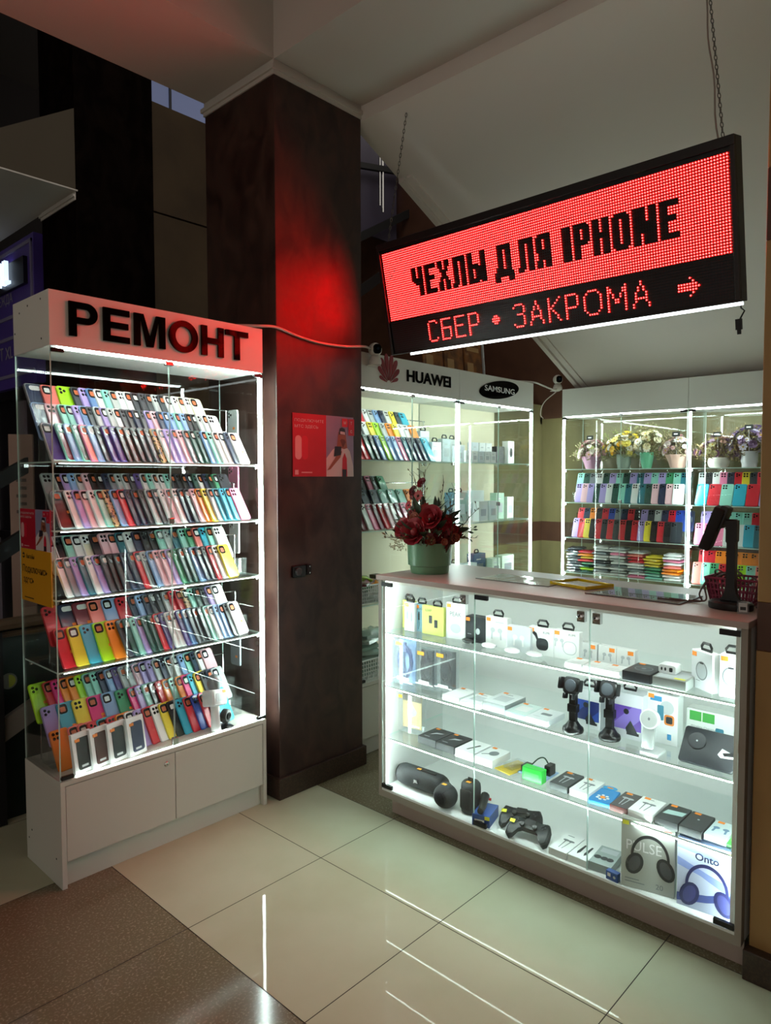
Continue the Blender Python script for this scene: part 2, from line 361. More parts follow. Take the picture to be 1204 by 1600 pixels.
m = MB(); m.box(-0.1, 0.93, -0.02, 0.0, 0, 0.02); m.box(1.02, 1.05, -0.05, -0.02, 0.0, 0.84); m.build('post', MATTE, t)
m = MB(); m.prism(ellipse(0.035, 0.035, 20), -0.003, 0, 0); m.poly([(x, z) for x, z in ellipse(0.028, 0.028, 20) if x >= -0.002], -0.0035, 1)
o = m.build('badge', [mat('badge_grey', '#6d6f66', 0.5), mat('badge_green', '#9aa03a', 0.5)], None, (1.085, 3.266, 0.615)); tag(o, 'round grey and green badge on the dark stair side panel', 'badge')

# ------------------------------------------------------------------ stairs and railing seen above the phone cabinets
t = thing('stair_railing', 'steel stair railing in the dark above the phone shop cabinets', 'railing', (0, 4.5, 0))
B(3.6, 5.1, 0.10, 0.12, 3.75, 4.9).build('glass_panel', mat('dim_violet_wall', '#4a4458', 0.6), t)
m = MB(); m.tube([(4.80, 0, 3.95), (4.80, 0, 4.6)], 0.012, 8); m.tube([(4.76, 0, 4.0), (4.76, 0, 4.6)], 0.009, 8); m.build('post', CHROME, t, smooth=40)
m = MB(); slant(m, 4.2, 4.22, 5.2, 4.42, 0.05, -0.02, 0.02); slant(m, 3.9, 3.30, 5.2, 4.06, 0.08, -0.02, 0.02); m.build('rail', MATTE, t)
m = MB(); slant(m, 3.6, 2.55, 5.2, 3.65, 0.10, 0.0, 0.04); m.build('stringer', mat('dark_stringer', '#191213', 0.7), t)
PST = noise_mat('orange_flyer', '#8a5320', '#5c3515', 14, 0.6, lo=0.4, hi=0.6)
m = MB()
for k in range(3): m.box(k*0.22, k*0.22+0.20, 0, 0.008, 0, 0.30, 0); m.rect(k*0.22+0.03, k*0.22+0.10, 0.04, 0.12, -0.001, 1); m.rect(k*0.22+0.03, k*0.22+0.17, 0.20, 0.23, -0.001, 1)
m.box(0.66, 0.672, -0.004, 0.01, -0.02, 0.32, 2)
o = m.build('flyer_board', [PST, mat('flyer_print', '#b08a5a', 0.6), LGREY], None, (3.43, 2.86, 2.168), (-0.08, 0, 0))
tag(o, 'board of orange flyers standing on top of the logo cabinet', 'flyer board')

# ------------------------------------------------------------------ moving-text sign
sg = thing('led_sign', 'long red moving-text board hanging on chains over the counter', 'sign', (2.5769, 1.5779, 2.2730))
_yw, _ti, _ro = math.radians(-1.547), math.radians(12.835), math.radians(-0.704)
a = Vector((math.sin(_yw), -math.cos(_yw), 0)); n0 = Vector((-math.cos(_yw), -math.sin(_yw), 0)); b0 = Vector((0, 0, 1))
b1 = b0*math.cos(_ti)+n0*math.sin(_ti); nn = n0*math.cos(_ti)-b0*math.sin(_ti)
a2 = a*math.cos(_ro)+b1*math.sin(_ro); b2 = b1*math.cos(_ro)-a*math.sin(_ro)
sg.matrix_world = Matrix(((a2.x, -nn.x, b2.x, 2.5769), (a2.y, -nn.y, b2.y, 1.5779), (a2.z, -nn.z, b2.z, 2.2730), (0, 0, 0, 1)))
m = MB(); m.box(-0.822, 0.822, 0.002, 0.062, -0.168, 0.362, 0)
for x0, x1, z0, z1 in ((-0.822, 0.822, 0.330, 0.362), (-0.822, 0.822, -0.168, -0.160), (-0.822, -0.806, -0.16, 0.33), (0.806, 0.822, -0.16, 0.33)): m.box(x0, x1, -0.012, 0.002, z0, z1, 0)
m.build('housing', mat('sign_housing', '#17100f', 0.4), sg, bev=0.002)
COLS, ROWS = 160, 48
lit = [[r < 32 for c in range(COLS)] for r in range(ROWS)]
BIG = {'Ч': '11..11|11..11|11..11|11..11|11..11|111.11|.11111|..1111|....11|....11|....11|....11|....11',
 'Е': '111111|111111|11....|11....|11....|11111.|11111.|11....|11....|11....|11....|111111|111111',
 'Х': '11..11|11..11|11..11|.1..1.|.1111.|..11..|..11..|.1111.|.1..1.|11..11|11..11|11..11|11..11',
 'Л': '.111111|.111111|.11..11|.11..11|.11..11|.11..11|.11..11|.11..11|.11..11|.11..11|.11..11|111..11|11...11',
 'Ы': '11.....11|11.....11|11.....11|11.....11|11.....11|11111..11|111111.11|11..11.11|11..11.11|11..11.11|11..11.11|111111.11|11111..11',
 'Д': '..111111|..111111|..11..11|..11..11|..11..11|..11..11|..11..11|..11..11|..11..11|.111..11|.1111111|111111111|111111111|11.....11|11.....11',
 'Я': '.11111|111111|11..11|11..11|11..11|11..11|111111|.11111|.11.11|.11.11|11..11|11..11|11..11',
 'I': '111|111|111|111|111|111|111|111|111|111|111|111|111',
 'P': '11111.|111111|11..11|11..11|11..11|11..11|111111|11111.|11....|11....|11....|11....|11....',
 'H': '11..11|11..11|11..11|11..11|11..11|111111|111111|11..11|11..11|11..11|11..11|11..11|11..11',
 'O': '.1111.|111111|11..11|11..11|11..11|11..11|11..11|11..11|11..11|11..11|11..11|111111|.1111.',
 'N': '1111..11|1111..11|1111..11|1111..11|1111..11|11111.11|111.1.11|11.11.11|11.11111|11..1111|11..1111|11..1111|11..1111'}
BIG['E'] = BIG['Е']
SMALL = {'С': '.1111.|1....1|1.....|1.....|1.....|1.....|1.....|1.....|1....1|.1111.', 'Б': '111111|1.....|1.....|1.....|111111|1....1|1....1|1....1|1....1|11111.',
 'Е': '111111|1.....|1.....|1.....|11111.|1.....|1.....|1.....|1.....|111111', 'Р': '11111.|1....1|1....1|1....1|1....1|11111.|1.....|1.....|1.....|1.....',
 'З': '.1111.|1....1|.....1|.....1|..111.|.....1|.....1|.....1|1....1|.1111.', 'А': '...1...|...1...|..1.1..|..1.1..|.1...1.|.1...1.|.11111.|.1...1.|1.....1|1.....1',
 'К': '1....1|1...1.|1..1..|1.1...|11....|1.1...|1..1..|1...1.|1...1.|1....1', 'О': '..1111..|.1....1.|1......1|1......1|1......1|1......1|1......1|1......1|.1....1.|..1111..',
 'М': '1......1|11....11|11....11|1.1..1.1|1.1..1.1|1..11..1|1..11..1|1......1|1......1|1......1', '•': '......|......|......|..11..|.1111.|.1111.|..11..|......|......|......',
 '>': '........|........|....1...|.....1..|1111111.|11111111|1111111.|.....1..|....1...|........'}
def put(gl, x, y, val):
    rows = gl.split('|')
    for r, row in enumerate(rows):
        for c, ch in enumerate(row):
            if ch == '1' and 0 <= x+c < COLS and y+r < ROWS: lit[y+r][x+c] = val
    return max(len(r) for r in rows)
def fat(gl):      # one diode wider strokes
    return '|'.join(''.join('1' if (r+'.')[i] == '1' or (i and r[i-1] == '1') else '.' for i in range(len(r)+1)) for r in gl.split('|'))
x = 17
for ch in 'ЧЕХЛЫ ДЛЯ IPHONE':
    if ch == ' ': x += 4
    else: x += put(fat(BIG[ch]), x+(-1 if ch == 'Д' else 0), 10, False) + 1
x = 23
for ch in 'СБЕР • ЗАКРОМА  >':
    if ch == ' ': x += 4
    else: x += put(SMALL[ch], x, 35, True) + 2
ml, mu = MB(), MB(); HX = ellipse(0.0027, 0.0027, 6)
for r in range(ROWS):
    for c in range(COLS):
        px = -0.795+0.01*c; pz = 0.31-0.01*r
        (ml if lit[r][c] else mu).poly([(px+q, pz+w) for q, w in HX], -0.0015)
o = ml.build('lit_diode_grid', mat('red_diode', '#400000', 0.4, emit=(1.0, 0.0075, 0.0068), es=SIGN_RED), sg); tag(o, 'glowing red diodes', kind='stuff')
lv = MB()
for r in range(ROWS): lv.box(-0.80, 0.80, -0.0038, 0.002, 0.3140-0.01*r, 0.3147-0.01*r)
lv.build('louver_sheet', MATTE, sg)
o = mu.build('dark_diode_grid', mat('dark_diode', '#3a1512', 0.25), sg); tag(o, 'unlit dark diodes', kind='stuff')
B(-0.73, 0.815, 0.03, 0.042, -0.180, -0.1685).build('light_strip', mat('sign_strip', '#ffffff', 0.5, emit='#e6f2f4', es=5.0), sg)
m = MB(); m.tube([(0.80, 0.05, -0.168), (0.805, 0.05, -0.19), (0.815, 0.05, -0.20), (0.80, 0.05, -0.225)], 0.003); m.box(0.785, 0.805, 0.044, 0.056, -0.262, -0.225); m.box(0.789, 0.801, 0.047, 0.053, -0.278, -0.262)
m.build('plug', BLACK, sg)
def chain(p0, p1, name, label, cable=False):
    t = thing(name, label, 'chain', p0); p0 = Vector(p0); p1 = Vector(p1); L = (p1-p0).length; d = (p1-p0).normalized(); n = int(L/0.019)
    m = MB(); rot = d.to_track_quat('Z', 'Y').to_matrix().to_4x4()
    for i in range(n):
        m.M = Matrix.Translation(d*(i*L/n)) @ rot @ Matrix.Rotation((PI/2)*(i % 2), 4, 'Z')
        m.tube([(0.0045*math.cos(q), 0, 0.0125+0.0125*math.sin(q)) for q in [2*PI*k/8 for k in range(8)]], 0.0016, 5, closed=True)
    m.M = Matrix.Identity(4); m.build('link_chain', mat('dull_steel', '#77726c', 0.4, metal=0.8), t, smooth=50)
    if cable:
        m = MB(); m.tube([d*(L*k/12.0) + Vector((0.012, 0.018+0.004*math.sin(k), 0)) for k in range(13)], 0.003, 6); m.build('cable', mat('pale_cable', '#9a8a84', 0.5), t, smooth=40)
tl = sg.matrix_world @ Vector((-0.775, 0.03, 0.366)); tr = sg.matrix_world @ Vector((0.775, 0.03, 0.366))
chain(tl, (2.62, 2.276, 3.375), 'hanging_chain', 'thin steel chain holding the far end of the red sign')
chain(tr, (2.65, 0.905, zx(2.65)), 'hanging_chain', 'steel chain with cable holding the near end of the red sign', True)
# ------------------------------------------------------------------ display cabinets
LEDB = mat('led_bottom', '#ffffff', 0.5, emit='#e6fbf5', es=LED_POWER*0.12)
def shelf_box(m, x0, x1, y0, y1, z, th=0.006):
    m.box(x0, x1, y0, y1, z-th, z, [1, 1, 1, 0, 0, 0])
def cabinet(label, loc, rz, w, d, zb, zh, zt, shelves, strips, back=None, side_l=True, side_r=True, pw=1.0, group=None, base_side=GREYLAM, hinge=True):
    t = thing('display_cabinet', label, 'cabinet', loc, rz, group)
    e = 0.018
    m = MB(); m.box(0, e, 0, d, 0, zb-e); m.box(w-e, w, 0, d, 0, zb-e); m.box(0, w, 0, d, zb-e, zb); m.box(e, w-e, d-0.006, d, 0.0, zb-e)
    m.build('carcass', [base_side], t, bev=0.0012)
    B(e, w-e, 0.025, 0.043, 0, 0.095).build('plinth', GREYLAM, t)
    for k, (xa, xb) in enumerate(((e+0.002, w/2-0.0015), (w/2+0.0015, w-e-0.002))):
        dr = B(xa, xb, 0.002, 0.020, 0.098, zb-e-0.003).build('cupboard_door', GREYLAM, t, bev=0.0012)
        if k == 0:
            m = MB(); m.M = Matrix.Translation((xb-0.038, 0.002, zb-0.058)) @ Matrix.Rotation(PI/2, 4, 'X'); m.lathe([(0.011, 0), (0.011, 0.003), (0.008, 0.006), (0.003, 0.006), (0.003, 0.004)], 16)
            m.build('lock', CHROME, dr, smooth=40)
    h = MB(); h.box(0, w, 0.004, d, zh, zt); h.box(0, w, 0, 0.004, zh, zt)
    hd = h.build('header', [WHITE], t, bev=0.0012)
    for xs_, on in ((0.002, side_l), (w-0.007, side_r)):
        if on: MB().box(xs_, xs_+0.005, 0.008, d-0.002, zb, zh, [0, 0, 1, 1, 0, 0]).build('side_glass', [GLASS, GEDGE], t)
    if back: B(0.004, w-0.004, d-0.006, d, zb, zh).build('back_panel', back, t)
    else: B(0.008, w-0.008, d-0.006, d-0.002, zb, zh).build('back_glass', GLASS, t)
    for (xa, xb) in ((0.004, w/2-0.002), (w/2+0.002, w-0.004)):
        g = MB().box(xa, xb, 0.001, 0.006, zb+0.003, zh-0.003, [1, 1, 0, 0, 0, 0]).build('glass_door', [GLASS, GEDGE], t)
        if hinge:
            ho = xa if xa < w/2-0.01 else xb-0.045
            for zz in (zh-0.022, zb+0.006): B(ho, ho+0.045, -0.004, 0.010, zz, zz+0.014).build('hinge', BLACK, g, bev=0.002)
    for hw, za, zc in ((0.012, zb+0.012, zb+0.042), (0.018, zh-0.020, zh-0.004), (0.012, 1.316, 1.341)): B(w/2-hw, w/2+hw, -0.006, 0.010, za, zc).build('door_lock', CHROME, t, bev=0.002)
    for z in shelves:
        m = MB(); shelf_box(m, 0.008, w-0.008, 0.014, d-0.008, z)
        s = m.build('shelf', [SHELF_GLASS, GEDGE], t)
        for xx in (0.008, w-0.024):
            for yy in (0.03, d-0.05): B(xx, xx+0.016, yy, yy+0.016, z-0.020, z-0.0065).build('bracket', CHROME, s)
    for st in strips:
        if st == 'top': q = B(0.03, w-0.03, 0.008, 0.018, zh-0.009, zh-0.0005)
        elif st == 'left': q = B(0.008, 0.018, 0.008, 0.016, zb+0.004, zh-0.012)
        elif st == 'right': q = B(w-0.018, w-0.008, 0.008, 0.016, zb+0.004, zh-0.012)
        elif st == 'bottom': q = B(0.06, w-0.03, 0.008, 0.014, zb+0.0005, zb+0.005)
        kq = LED_POWER*pw*(1.7 if (st == 'right' and pw == 1.0) else 1.0)
        q.build('light_strip', LEDB if st == 'bottom' else mat('led_white_%d' % round(kq), '#ffffff', 0.5, emit='#e6fbf5', es=kq), t)
    return t, hd
# --- red-lit header cabinet on the left
CX, CY, CW, CD = 1.010, 2.549, 0.923, 0.336
RSH = (1.562, 1.314, 1.062, 0.798); RB = 0.399
rep, rep_h = cabinet('tall glass case of phone covers with the big repair header', (CX, CY, 0), 0, CW, CD, RB, 1.969, 2.164, RSH, ('top', 'right', 'bottom'))
m = MB()
# block letters cut from black acrylic, each drawn from bars and rings
def bar(m, x0, x1, z0, z1): m.box(x0, x1, -0.010, -0.0005, z0, z1)
def ring(m, cx, cz, rx, rz, tx, tz, a0=0.0, a1=2*PI, n=36):
    for i in range(n):
        p, q = a0+(a1-a0)*i/n, a0+(a1-a0)*(i+1)/n
        m.prism([(cx+rx*math.cos(p), cz+rz*math.sin(p)), (cx+rx*math.cos(q), cz+rz*math.sin(q)), (cx+(rx-tx)*math.cos(q), cz+(rz-tz)*math.sin(q)), (cx+(rx-tx)*math.cos(p), cz+(rz-tz)*math.sin(p))], -0.010, -0.0005)
zb0, zt0, st = 2.010, 2.133, 0.027
x0 = 1.077-CX; bar(m, x0, x0+st, zb0, zt0); bar(m, x0+st, x0+0.064, zt0-.023, zt0); bar(m, x0+st, x0+0.064, zt0-.077, zt0-.054); ring(m, x0+0.064, zt0-.0385, .040, .0385, .026, .023, -PI/2, PI/2, 18)
x0 = 1.202-CX; bar(m, x0, x0+st, zb0, zt0)
for za in (zb0, zb0+.0505, zt0-.023): bar(m, x0+st, x0+(.097 if za == zb0+.0505 else .102), za, za+.023)
x0 = 1.323-CX; x1 = 1.453-CX; bar(m, x0, x0+.025, zb0, zt0); bar(m, x1-.025, x1, zb0, zt0); xm = (x0+x1)/2
m.prism([(x0+.025, zt0), (xm-.0135, zb0), (xm, zb0), (xm, zb0+.036), (x0+.0255, zt0)][:3]+[(xm, zb0+.034), (x0+.038, zt0)], -0.010, -0.0005); m.prism([(x1-.025, zt0), (x1-.038, zt0), (xm, zb0+.034), (xm, zb0), (xm+.0135, zb0)], -0.010, -0.0005)
ring(m, 1.5345-CX, (zb0+zt0)/2, .0655, .064, .028, .024)
x0 = 1.617-CX; x1 = 1.724-CX; bar(m, x0, x0+st, zb0, zt0); bar(m, x1-st, x1, zb0, zt0); bar(m, x0+st, x1-st, zb0+.051, zb0+.075)
x0 = 1.735-CX; x1 = 1.850-CX; bar(m, x0, x1, zt0-.023, zt0); bar(m, (x0+x1)/2-st/2, (x0+x1)/2+st/2, zb0, zt0-.023)
m.build('lettering', GLOSSB, rep_h)
for q in ((0.0, .07, 2.14), (0.0, .07, 2.0), (0.0, .19, 2.135), (0.0, .27, 2.12), (0, .32, 2.05), (0, .05, .10), (0, .28, .13), (0, .31, .09)): m = MB(); m.ball((-0.0005, q[1], q[2]), 0.004, 8, 5, 0, (0.3, 1, 1)); m.build('screw_cap', BLACK, rep)
LEDF = mat('led_shelf_front', '#ffffff', 0.5, emit='#e6fbf5', es=LED_POWER*0.30)
for z in RSH: B(0.03, CW-0.03, 0.0145, 0.0180, z-0.0088, z-0.0062).build('light_strip', LEDF, rep)
# --- the two logo cabinets behind the column
HB, HD = 0.40, 0.33
HSH = (1.598, 1.215, 0.815)
hua, hua_h = cabinet('white cabinet with the red petal logo, right behind the brown column', (2.580, 2.60, 0), 0, 0.877, HD, HB, 1.977, 2.160, HSH, ('top', 'right'), CREAM, pw=0.72)
sam, sam_h = cabinet('white cabinet with the black oval logo, nearest the wall corner', (3.459, 2.60, 0), 0, 0.853, HD, HB, 1.977, 2.160, HSH, ('top', 'right'), CREAM, pw=0.72)
RED = mat('logo_red', '#8c1524', 0.35)
m = MB(); cx, cz = 2.818-2.580, 2.012
for k in range(8):
    a = math.radians(180-22-k*(136/7.0)); L = (0.072, 0.108, 0.132, 0.142, 0.142, 0.132, 0.108, 0.072)[k]; r0 = 0.020
    wv = (0.012, 0.0165, 0.0185, 0.0185, 0.0185, 0.0185, 0.0165, 0.012)[k]
    ux, uz = math.cos(a), math.sin(a); vx, vz = -uz, ux; pts = []
    for s, ww in ((0, .02), (.2, .22), (.45, .62), (.7, .98), (.85, .95), (.95, .65), (1, .2)): pts.append((cx+ux*(r0+L*s)*0.86+vx*wv*ww*.8, cz+uz*(r0+L*s)+vz*wv*ww*.8))
    for s, ww in ((1, -.2), (.95, -.65), (.85, -.95), (.7, -.98), (.45, -.62), (.2, -.22), (0, -.02)): pts.append((cx+ux*(r0+L*s)*0.86+vx*wv*ww*.8, cz+uz*(r0+L*s)+vz*wv*ww*.8))
    pts.reverse(); m.prism(pts, -0.004, 0.0)
m.build('emblem', RED, hua_h)
m = MB(); m.text('HUAWEI', 2.966-2.580, 2.040, 0.066, -0.004, 0, w=0.40, bold=0.03, thick=0.004); m.build('lettering', GLOSSB, hua_h)
m = MB(); el = []
for i in range(40):
    q = 2*PI*i/40; x_, z_ = 0.230*math.cos(q), 0.058*math.sin(q); r_ = math.radians(7.5)
    el.append((0.430+x_*math.cos(r_)-z_*math.sin(r_), 2.076+x_*math.sin(r_)+z_*math.cos(r_)))
m.prism(el, -0.004, 0); o = m.build('oval_plate', GLOSSB, sam_h)
m = MB(); m.text('SAMSUNG', 0.430, 2.058, 0.036, -0.0062, 0, w=0.345, bold=0.006, align='c', thick=0.002); m.build('lettering', CARD, o)
# --- the two flower cabinets on the right
FB, FD = 0.42, 0.33
FSH = (1.565, 1.315, 1.050, 0.785)
fl1, _ = cabinet('glass cabinet with four bouquets on its top shelf, in the wall corner', (4.80, 2.645, 0), R90, 0.928, FD, FB, 1.960, 2.165, FSH, ('top', 'left'), pw=0.9)
fl2, _ = cabinet('glass cabinet with two bouquets, beside the beige pillar', (4.80, 1.715, 0), R90, 0.928, FD, FB, 1.960, 2.165, FSH, ('top', 'left'), pw=0.9)

# ------------------------------------------------------------------ glass counter
KX, KY = 2.215, 2.105          # front plane, far end; local x runs towards the pillar
KW, KD = 1.497, 0.44
ct = thing('glass_counter', 'white glass-fronted counter full of boxed phone accessories', 'counter', (KX, KY, 0), R90)
m = MB(); m.box(0, 0.018, 0, KD, 0.089, 1.055); m.box(KW-0.018, KW, 0, KD, 0.089, 1.055); m.box(0.018, KW-0.018, 0, KD, 0.089, 0.127); m.box(0.018, KW-0.018, KD-0.008, KD, 0.127, 1.055)
m.build('carcass', CARCASS, ct, bev=0.001)
B(0.03, KW-0.005, 0.055, 0.073, 0, 0.089).build('plinth', LAMW, ct)
TRIMG = mat('edge_banding', '#948a80', 0.45); m = MB(); m.box(0, 0.018, -0.001, 0, 0.089, 1.055); m.box(KW-0.018, KW, -0.001, 0, 0.089, 1.055); m.box(0.018, KW-0.018, -0.001, 0, 0.089, 0.118); m.box(KW, KW+.001, -0.001, 0.03, 0.089, 1.055); m.build('edge_trim', TRIMG, ct)
B(-0.009, KW+0.004, -0.009, KD+0.10, 1.055, 1.076).build('worktop', LAMW, ct, bev=0.002)
pan = ((0.019, 0.5135), (0.5165, 0.9965), (0.9995, KW-0.019))
for i, (xa, xb) in enumerate(pan):
    g = MB().box(xa, xb, 0.0, 0.005, 0.130, 1.050, [1, 1, 0, 0, 0, 0]).build('glass_door', [GLASS, GEDGE], ct)
    hx = xb-0.06 if i == 2 else xa
    for z in (0.131, 1.028): B(hx, hx+0.06, -0.005, 0.008, z, z+0.018).build('hinge', BLACK, g, bev=0.002)
for xx in (0.452, 0.955, 1.012):
    m = MB(); m.box(xx, xx+0.028, -0.010, 0.010, 1.004, 1.040); m.M = Matrix.Translation((xx+0.014, -0.010, 1.022)) @ Matrix.Rotation(PI/2, 4, 'X'); m.lathe([(0.010, 0), (0.010, 0.008), (0.006, 0.010)], 14); m.build('lock', CHROME, ct, smooth=40)
KS = (0.824, 0.587, 0.355)
for z in KS:
    m = MB(); shelf_box(m, 0.019, KW-0.019, 0.012, KD-0.01, z); m.build('shelf', [SHELF_GLASS, GEDGE], ct)
LEDC = mat('led_counter', '#ffffff', 0.5, emit='#e6fbf5', es=LED_POWER*0.65)
LEDT = mat('led_counter_top', '#ffffff', 0.5, emit='#e6fbf5', es=LED_POWER*0.45); LEDS = mat('led_shelf_edge', '#ffffff', 0.5, emit='#e6fbf5', es=LED_POWER*0.95)
B(0.0185, 0.034, 0.0075, 0.0095, 0.1275, 1.0545).build('strip_profile', WHITE, ct); B(KW-0.034, KW-0.0185, 0.0075, 0.0095, 0.1275, 1.0545).build('strip_profile', WHITE, ct); B(0.04, KW-0.04, 0.036, 0.039, 1.036, 1.0545).build('strip_profile', WHITE, ct)
B(0.0185, 0.026, 0.0098, 0.020, 0.135, 1.045).build('light_strip', LEDC, ct)
B(KW-0.026, KW-0.0185, 0.0098, 0.020, 0.135, 1.045).build('light_strip', LEDC, ct)
B(0.045, KW-0.045, 0.0395, 0.050, 1.046, 1.0545).build('light_strip', LEDT, ct)
for z in KS: B(0.03, KW-0.03, 0.0125, 0.0175, z-0.0095, z-0.0065).build('light_strip', LEDS, ct)

# ------------------------------------------------------------------ posters, socket, cables, webcams
POR = noise_mat('poster_red', '#b0122c', '#c4243c', 2.5, 0.35); PSKY = noise_mat('poster_sky', '#7c82a8', '#a99ab0', 3, 0.35, lo=.3, hi=.7)
PW = mat('poster_white', '#d9cfd0', 0.4); PK = mat('poster_dark', '#2a2230', 0.4); PSK = mat('poster_skin', '#9a5a44', 0.45); PR2 = mat('poster_bright_red', '#d01838', 0.4); PP = mat('poster_pink', '#e0a8ac', 0.4)
def promo(name, label, loc, rz, w, h):
    m = MB(); m.box(0, w, -0.003, 0, 0, h, 0)
    m.rect(0.53*w, w, 0, h, -0.0034, 1)
    m.text('ПОДКЛЮЧИТЕ', 0.03*w, 0.86*h, 0.055*h, -0.0038, 2, w=0.46*w); m.text('МТС ЗДЕСЬ', 0.03*w, 0.765*h, 0.055*h, -0.0038, 2, w=0.37*w)
    m.poly(rrect(0.10*w, 0.38*h, 0.048*w, 6, 0.085*w, 0.46*h), -0.0038, 5); m.poly(rrect(0.10*w, 0.38*h, 0.048*w, 6, 0.185*w, 0.46*h), -0.0037, 6)
    m.rect(0.03*w, 0.085*w, 0.03*h, 0.105*h, -0.0038, 5); m.rect(0.13*w, 0.30*w, 0.055*h, 0.075*h, -0.0038, 5)
    # waist-up figure in a white jacket taking a selfie
    def P(pts, mi, y): m.poly([(0.53*w+0.47*w*a, h*b) for a, b in pts], y, mi)
    P([(0, 0), (1, 0), (.98, .18), (.86, .42), (.70, .52), (.48, .54), (.22, .44), (0, .30)], 2, -0.0038)
    P([(.56, 0), (.76, 0), (.74, .30), (.66, .40), (.58, .30)], 6, -0.0042)
    P([(.58, 0), (.72, 0), (.73, .12), (.57, .12)], 3, -0.0045)
    P([(.38, .50), (.44, .74), (.58, .78), (.70, .72), (.76, .48), (.64, .46)], 4, -0.0042); P([(.46, .62), (.46, .74), (.52, .79), (.64, .79), (.70, .73), (.70, .64), (.60, .52)], 4, -0.0044)
    P([(.45, .70), (.48, .80), (.56, .82), (.67, .80), (.71, .70)], 3, -0.0046); P([(.50, .71), (.68, .70), (.67, .745), (.50, .755)], 2, -0.0049); P([(.50, .60), (.60, .48), (.70, .58), (.66, .62), (.54, .63)], 7, -0.0048)
    P([(.02, .10), (.14, .12), (.50, .32), (.56, .42), (.44, .44), (.30, .30)], 4, -0.0050); P([(.26, .33), (.52, .36), (.54, .50), (.30, .50)], 3, -0.0053)
    for (a, b, c) in ((.56, .83, 'М'), (.80, .83, 'Т'), (.80, .69, 'С')):
        x0, z0 = 0.53*w+0.47*w*a, h*b; m.rect(x0, x0+0.11*w*0.93, z0, z0+0.14*h, -0.0055, 6); m.text(c, x0+0.05*w, z0+0.045*h, 0.05*h, -0.0058, 2, align='c', bold=.02)
    o = m.build(name, [POR, PSKY, PW, PK, PSK, PP, PR2, mat('poster_beard', '#6b2f1e', 0.5)], None, loc, (0, 0, rz)); return tag(o, label, 'poster')
promo('promotional_poster', 'red and blue promotional poster stuck on the brown column', (2.094, 2.5425, 1.508), 0, 0.395, 0.297)
promo('promotional_poster', 'small red promotional poster on the left glass side of the repair cabinet', (1.0115, 2.862, 1.236), R90, 0.282, 0.150)
m = MB(); w, h = 0.284, 0.200; m.box(0, w, -0.003, 0, 0, h, 0)
m.text('билайн', 0.055, h-0.036, 0.018, -0.0035, 1, bold=.01); m.prism(ellipse(0.011, 0.011, 14, 0.028, h-0.026), -0.0036, -0.003, 1); m.rect(0.017, 0.039, h-0.029, h-0.024, -0.0042, 0)
m.text('Подключись', 0.016, h-0.095, 0.034, -0.0035, 1, w=0.235, bold=.015); m.text('здесь', 0.024, h-0.135, 0.026, -0.0035, 1, w=0.10, bold=.015)
m.rect(0.03, 0.12, 0.012, 0.016, -0.0035, 1)
o = m.build('promotional_poster', [mat('poster_yellow', '#d99a1c', 0.4), mat('poster_ink', '#33230c', 0.5)], None, (1.0115, 2.864, 1.034), (0, 0, R90)); tag(o, 'yellow promotional poster below the small red one on the cabinet glass', 'poster')
t = thing('wall_socket', 'black double socket with adaptor on the brown column', 'socket', (2.083, 2.5425, 1.035))
m = MB(); m.prism(rrect(0.082, 0.056, 0.006, 3, 0.041, 0.026), -0.012, 0, 0, 0.003); m.build('plate', BLACK, t, smooth=40)
m = MB(); m.prism(ellipse(0.019, 0.019, 18, 0.030, 0.026), -0.022, -0.012, 0, 0.002); m.build('outlet', mat('socket_grey', '#3b3c3d', .4), t, smooth=40)
m = MB(); m.prism(rrect(0.026, 0.05, 0.003, 3, 0.098, 0.030), -0.016, 0, 0, 0.002)
for dz in (0.014, 0.045): m.prism(ellipse(0.004, 0.004, 8, 0.098, dz), -0.018, -0.016, 1)
m.build('adaptor', [MATTE, CHROME], t, smooth=40)
WIRE = mat('white_cable', '#c9c0b8', 0.45)
def spline(pts, n=8):
    P = [Vector(p) for p in pts]; P = [P[0]*2-P[1]] + P + [P[-1]*2-P[-2]]; out = []
    for i in range(1, len(P)-2):
        for k in range(n):
            s = k/n; out.append(0.5*((2*P[i])+(P[i+1]-P[i-1])*s+(2*P[i-1]-5*P[i]+4*P[i+1]-P[i+2])*s*s+(3*P[i]-P[i-1]-3*P[i+1]+P[i+2])*s**3))
    return out + [P[-2]]
m = MB(); m.tube(spline([(1.80, 2.62, 2.170), (1.90, 2.535, 2.171), (2.0, 2.533, 2.180), (2.13, 2.533, 2.158), (2.26, 2.533, 2.147), (2.42, 2.533, 2.152), (2.56, 2.535, 2.170), (2.63, 2.56, 2.172), (2.68, 2.585, 2.166)]), 0.006, 6)
tag(m.build('power_cable', WIRE, smooth=60), 'white cable strung across the brown column to the first webcam', 'cable')
m = MB(); m.tube(spline([(4.15, 2.66, 2.166), (4.31, 2.60, 2.168), (4.45, 2.61, 2.16), (4.62, 2.63, 2.15), (4.73, 2.655, 2.162)]), 0.006, 6)
m.tube(spline([(4.735, 2.66, 2.145), (4.80, 2.80, 2.08), (4.95, 2.92, 2.01), (5.13, 3.0, 1.99)]), 0.004, 6)
tag(m.build('power_cable', WIRE, smooth=60), 'white cable sagging between the oval-logo cabinet and the corner webcam', 'cable')
tag(B(5.115, 5.149, 3.02, 3.055, 1.94, 2.0).build('cable_clip', BLACK, bev=.002), 'small black cable clip on the corner wall', 'clip')
WCB = mat('webcam_white', '#dcd6cf', 0.35)
